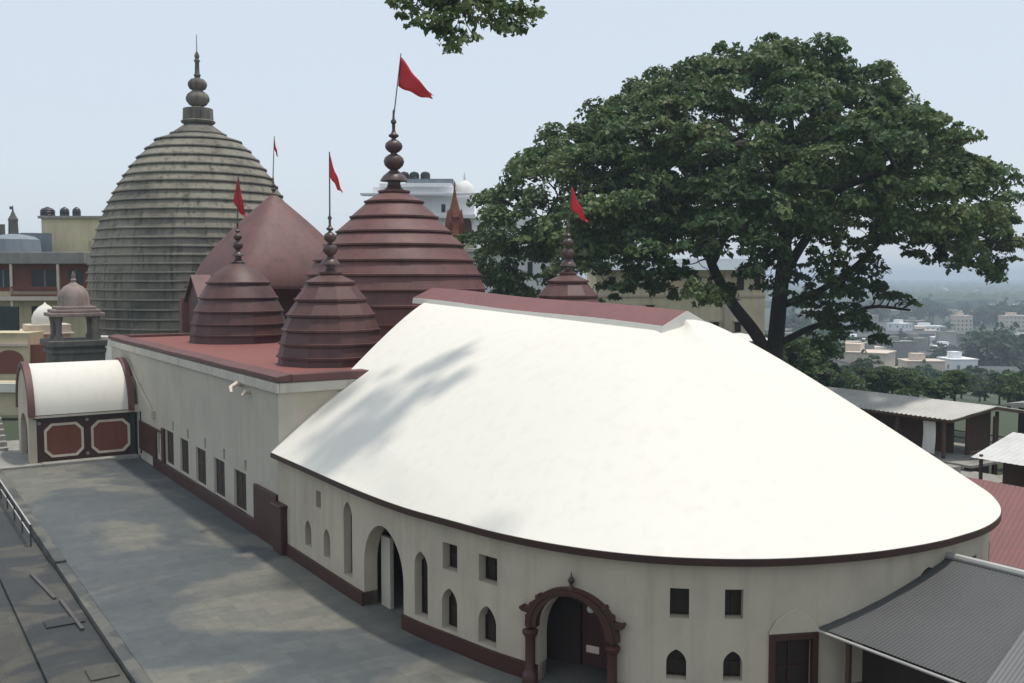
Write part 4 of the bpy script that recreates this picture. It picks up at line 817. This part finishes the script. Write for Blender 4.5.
for q_ in order:
    c_ = np.array(pads[q_][0]); LPa = np.array(LPl); d = np.linalg.norm(LPa-c_, axis=1)+np.maximum(0, LPa[:,2]-c_[2])*.5+(np.array(LR) < .05)*1.0; i = int(np.argmin(d))
    r0_ = min(LR[i]*.7, .045+.016*d[i]); pts_ = curve_tube(b, LPl[i], (c_[0], c_[1], c_[2]-.1), r0_, .025, RNG.uniform(-.4,.8)*d[i]*.10, 5, 5)
    for q, f in ((2,.6),(3,.45),(5,.25)): LPl.append(tuple(pts_[q])); LR.append(max(.03, r0_*f+.01))
b.build('trunk', M['bark'], gt, smooth=60)

# branch of a tree standing behind the viewer, reaching over the courtyard at the top of the picture
ot = empty('overhanging_tree', (-6, -9, -.3), 0, 'leafy bough hanging into the top of the view over the hall', 'tree')
OT = Vector((-6,-9,-.3)); b = MB()
def ol(pts, r0, r1):
    Q = [Vector(q)-OT for q in pts]; Q = [2*Q[0]-Q[1]]+Q+[2*Q[-1]-Q[-2]]; o = []
    for i in range(1, len(Q)-2):
        a, b_, c, d = Q[i-1:i+3]
        for k_ in range(5): t = k_/5; o.append(.5*((2*b_)+(c-a)*t+(2*a-5*b_+4*c-d)*t*t+(3*b_-a-3*c+d)*t**3))
    o.append(Q[-2]); b.tube(o, [r0+(r1-r0)*(i/(len(o)-1)) for i in range(len(o))], 8); return o
ol([(-6,-9,-.3),(-5.6,-8.5,8),(-4,-6,15)], 1.1, .8)
main = ol([(-4,-6,15),(-2,10,22),(1,22,26),(8,29,25.5),(14,29.5,23),(17.2,30,20.2)], .24, .06)
tips = []
pads2 = []
def hang(p, z0, n, spread, size=(.45,.8)):
    for _ in range(n):
        q = (p[0]+RNG.normal()*spread[0], p[1]+RNG.normal()*spread[1], z0+RNG.normal()*spread[2]); r = RNG.uniform(*size)
        pads2.append(((q[0]-OT.x, q[1]-OT.y, q[2]-OT.z), r, r*.6))
def atpx(px, y, D): x, y_, _ = world((px-512)/1000*D, D); return (x, y_, 10+(275-y)*D/1000)
D0 = 34.5
for px, y in [(398,4),(403,8),(410,14),(418,20),(425,12),(432,24),(440,34),(447,42),(452,50),(450,30),(458,40),(440,10),(462,46),(430,4),(458,20),(470,12),(463,4),(476,30),(472,22),(480,8),(488,14),(492,28),(500,33),(508,38),(504,20),(513,28),(500,8),(512,14),(520,6),(524,16),(531,20),(538,22),(445,22),(436,40),(455,57),(476,44),(404,20),(418,32),(517,33)]:
    p = atpx(px+RNG.normal()*2, y+RNG.normal()*1.5-2, D0+RNG.normal()*1.2); r = RNG.uniform(.32,.55); pads2.append(((p[0]-OT.x, p[1]-OT.y, p[2]-OT.z), r, r*.7))
for px, y, n_ in [(415,-10,3),(440,-10,4),(465,-12,4),(495,-10,3)]:
    for _ in range(n_):
        p = atpx(px+RNG.normal()*14, y+RNG.normal()*9, D0+RNG.normal()*1.6); r = RNG.uniform(.45,.8); pads2.append(((p[0]-OT.x, p[1]-OT.y, p[2]-OT.z), r, r*.6))
hang((15.9,20.2), 19.5, 5, (.4,.4,.3), (.25,.4))
for k_ in range(3): pass
ol([(8,29,25.5),(13,24,23),(16.0,20.2,20)], .10, .04)
Ps, Ns = pads_leaves(pads2, 230)
leaf_mesh('crown', Ps, Ns, .24, M['leaf'], ot, .7)
mp = np.array([list(q) for q in main[8:]])
for (c, r_, h) in pads2:
    d = np.linalg.norm(mp-np.array(c), axis=1); i = int(np.argmin(d))
    curve_tube(b, mp[i], c, .035, .012, RNG.uniform(-.2,.3), 5, 4)
b.build('trunk', M['bark'], ot, smooth=60)

# generic trees for the slope and the valley
def make_tree(name, h, w, mat, n_p, per, ls_, lab, group):
    o = empty(name, (0,0,0), 0, lab, 'tree', group); P_ = []
    for _ in range(n_p):
        d = RNG.normal(size=3); d /= np.linalg.norm(d); rr = RNG.random()**.4
        P_.append(((d[0]*rr*w, d[1]*rr*w, h*.60+d[2]*rr*h*.36), w*RNG.uniform(.22,.40), w*RNG.uniform(.16,.26)))
    Ps, Ns = pads_leaves(P_, per/(w*w*.09)); leaf_mesh('crown', Ps, Ns, ls_, mat, o, .8)
    b = MB(); b.tube([(0,0,-.8),(.1,0,h*.3),(0,.1,h*.6)], [.04*h,.03*h,.015*h], 7)
    for k_ in range(4): a = k_*1.6; b.tube([(0,0,h*.3),(cos(a)*w*.3,sin(a)*w*.3,h*.5),(cos(a)*w*.6,sin(a)*w*.6,h*.68)], [.018*h,.012*h,.006*h], 5)
    b.build('trunk', M['bark'], o, smooth=60); return o
GL = 'bushy green trees on the slope below the sheds'
protos = [make_tree('leafy_tree', 7, 3.2, M['leaf2'], 26, 90, .42, 'rounded mid green tree on the hillside beyond the sheds', GL),
          make_tree('leafy_tree', 9, 3.6, M['leaf3'], 30, 90, .45, 'taller bluish green tree on the hillside beyond the sheds', GL),
          make_tree('leafy_tree', 5, 3.4, M['leaf2'], 22, 90, .40, 'low spreading light green tree on the hillside beyond the sheds', GL)]
used = [0,0,0]
def put(k_, x, y, sc, rz, label=None):
    if not used[k_]: used[k_] = 1; o = protos[k_]; o.location = (x,y,hgt(x,y)-.2); o.rotation_euler = (0,0,rz); o.scale = (sc,)*3
    else: o = copy_tree(protos[k_], (x,y,hgt(x,y)-.2), rz, (sc,)*3)
    if label: o['label'] = label
def dist_for(y_px, x_px):   # where the sight line through a pixel row meets the terrain
    for D_ in np.arange(60, 5000, 4):
        x, y, _ = world((x_px-512)/1000*D_, D_)
        if 10-(y_px-275)*D_/1000 <= hgt(x, y): return D_
    return 5000
for px in list(range(778, 1040, 13)):
    for yp in (404, 400, 395, 389, 382, 374):
        if RNG.random() < .28: continue
        D_ = dist_for(yp+RNG.normal()*3, px); pxx = px+RNG.normal()*5; x, y, _ = world((pxx-512)/1000*D_, D_)
        if D_ < 82: continue
        put(int(RNG.integers(3)), x, y, RNG.uniform(.45,.85)*(.65+D_/600), RNG.uniform(0,6))
for px, D_ in ((795,100),(812,112),(1012,135),(1035,125),(780,120),(765,125)):
    x, y, _ = world((px-512)/1000*D_, D_); put(int(RNG.integers(3)), x, y, RNG.uniform(.8,1.2), RNG.uniform(0,6))
# valley trees (far)
GF = 'hazy trees scattered in the valley'
fp = [make_tree('valley_tree', 13, 7, M['leaf3'], 22, 42, 1.3, 'dark round tree far off in the hazy valley', GF), make_tree('valley_tree', 17, 6, M['leaf3'], 24, 42, 1.3, 'tall dark tree far off in the hazy valley', GF)]
uf = [0,0]
def putf(k_, x, y, sc, rz):
    if not uf[k_]: uf[k_] = 1; o = fp[k_]; o.location = (x,y,hgt(x,y)-.5); o.rotation_euler = (0,0,rz); o.scale = (sc,)*3
    else: copy_tree(fp[k_], (x,y,hgt(x,y)-.5), rz, (sc,)*3)
for _ in range(230):
    D_ = RNG.uniform(240, 1500)**1.0; px = RNG.uniform(755, 1045); x, y, _z = world((px-512)/1000*D_, D_); putf(int(RNG.integers(2)), x, y, RNG.uniform(.35,.8), RNG.uniform(0,6))
for cxp, D_, n_ in ((800,620,8),(840,820,8),(870,900,8),(925,1000,14),(1005,900,18),(985,950,12),(1015,420,8),(820,520,5)):
    for _ in range(n_):
        px = cxp+RNG.normal()*13; d_ = D_*RNG.uniform(.93,1.07); x, y, _z = world((px-512)/1000*d_, d_); putf(int(RNG.integers(2)), x, y, RNG.uniform(.8,1.5), RNG.uniform(0,6))
# far woodland mass
b = MB()
ico = bmesh.new(); bmesh.ops.create_icosphere(ico, subdivisions=1, radius=1); iv = [v.co.copy() for v in ico.verts]; jf = [tuple(v.index for v in f.verts) for f in ico.faces]; ico.free()
for _ in range(2600):
    D_ = 1300+RNG.random()**1.6*5200; px = RNG.uniform(700, 1100); x, y, _z = world((px-512)/1000*D_, D_); q = RNG.uniform(8,20); hz = hgt(x, y)
    b.add([(x+v.x*q*RNG.uniform(.8,1.3), y+v.y*q, hz+q*.35+v.z*q*.55*RNG.uniform(.8,1.2)) for v in iv], jf)
tag(b.build('far_woodland', M['leaf3'], fix=False), 'hazy far-off woodland covering the plain to the horizon', 'woodland', None, 'stuff')
# valley buildings
GB = 'pale buildings scattered in the hazy valley'
mats_b = [M['concrete'], M['housewhite'], M['trim_cream'], M['concrete']]
def vbuild(w, d, h, kind, mat):
    b = MB(); b.box(-w/2,-d/2,-2,w/2,d/2,h,0)
    if kind == 'flat':
        b.box(-w/2-.3,-d/2-.3,h,w/2+.3,d/2+.3,h+.35,0); b.box(-w*.3,-d*.2,h+.35,w*.05,d*.2,h+2.6,0)
        fl = max(1, int(h/3.2))
        for f in range(fl):
            for i in range(max(2, int(w/3.2))):
                x = -w/2+(i+.5)*w/max(2, int(w/3.2)); b.box(x-.6,-d/2-.06,f*3.2+1,x+.6,-d/2-.004,f*3.2+2.4,1)
            for i in range(max(2, int(d/3.5))):
                y = -d/2+(i+.5)*d/max(2, int(d/3.5)); b.box(-w/2-.06,y-.6,f*3.2+1,-w/2-.004,y+.6,f*3.2+2.4,1)
    else:
        b.add([(-w/2-.8,-d/2-.8,h),(w/2+.8,-d/2-.8,h),(w/2+.8,d/2+.8,h),(-w/2-.8,d/2+.8,h),(-w/2,0,h+d*.16),(w/2,0,h+d*.16)], [(0,1,5,4),(1,2,5),(2,3,4,5),(3,0,4),(3,2,1,0)], 2)
        for i in range(max(2, int(w/6))):
            x = -w/2+(i+.5)*w/max(2, int(w/6)); b.box(x-1.6,-d/2-.06,0,x+1.6,-d/2-.004,h*.75,1)
    return b
names = {'flat': ('city_house','small pale flat-roofed building far off in the hazy valley'), 'shed': ('warehouse','long low pale-roofed shed far off in the hazy valley')}
for k_ in range(150):
    D_ = 300+RNG.random()**1.4*2600; px = RNG.uniform(760, 1045); x, y, _z = world((px-512)/1000*D_, D_); kind = 'shed' if RNG.random() < .35 else 'flat'
    w_, d_, h_ = (RNG.uniform(18,42), RNG.uniform(7,12), RNG.uniform(4,7)) if kind == 'shed' else (RNG.uniform(9,20), RNG.uniform(8,14), RNG.uniform(3.2,13))
    nm, lb = names[kind]; o = vbuild(w_, d_, h_, kind, 0).build(nm, [mats_b[int(RNG.integers(4))], M['bluegrey'], M['tin'] if RNG.random() < .7 else M['concrete']], fix=False)
    o.location = (x, y, hgt(x, y)); o.rotation_euler = (0,0,-YAW+RNG.normal()*.4); tag(o, lb, 'house' if kind == 'flat' else 'warehouse', GB)
for px, yb, w_, d_, h_, kind, mt, lb in ((842,347,42,10,6.5,'shed','concrete','long grey warehouse left of the larger one, in the near valley'),(925,346,56,11,7.5,'shed','concrete','longest grey warehouse in the near valley right of the big tree'),(928,336,22,10,7,'flat','housewhite','pale stepped house standing just above the longest warehouse'),(962,331,13,10,12,'flat','trim_cream','taller cream house standing above the longest warehouse'),(1003,352,36,10,6,'shed','concrete','grey warehouse at the right edge of the near valley'),(985,380,14,10,7,'flat','bluegrey','small blue grey house among the valley trees'),(945,362,26,9,4,'shed','trim_cream','low pale roofed shed in front of the longest warehouse')):
    D_ = dist_for(yb, px); x, y, _z = world((px-512)/1000*D_, D_); o = vbuild(w_, d_, h_, kind, 0).build('warehouse' if kind == 'shed' else 'city_house', [M[mt], M['dark_green'], M['tin']], fix=False)
    o.location = (x, y, hgt(x, y)); o.rotation_euler = (0,0,-YAW+.03); tag(o, lb, 'warehouse' if kind == 'shed' else 'house')

# ------------------------------------------------------------------ haze
b = MB(); b.box(-2600,-3100,-48,9100,6600,42); hz = b.build('haze', None); hz.data.materials.clear()
m = bpy.data.materials.new('haze_air'); m.use_nodes = True; t = m.node_tree; t.nodes.remove(t.nodes['Principled BSDF'])
v = t.nodes.new('ShaderNodeVolumePrincipled'); v.inputs['Color'].default_value = (.74,.87,1.0,1); v.inputs['Density'].default_value = .0004; v.inputs['Anisotropy'].default_value = .0
t.links.new(v.outputs[0], t.nodes['Material Output'].inputs['Volume']); hz.data.materials.append(m)
tag(hz, 'thin pale bluish haze filling the air over temple and valley', 'haze', None, 'stuff')
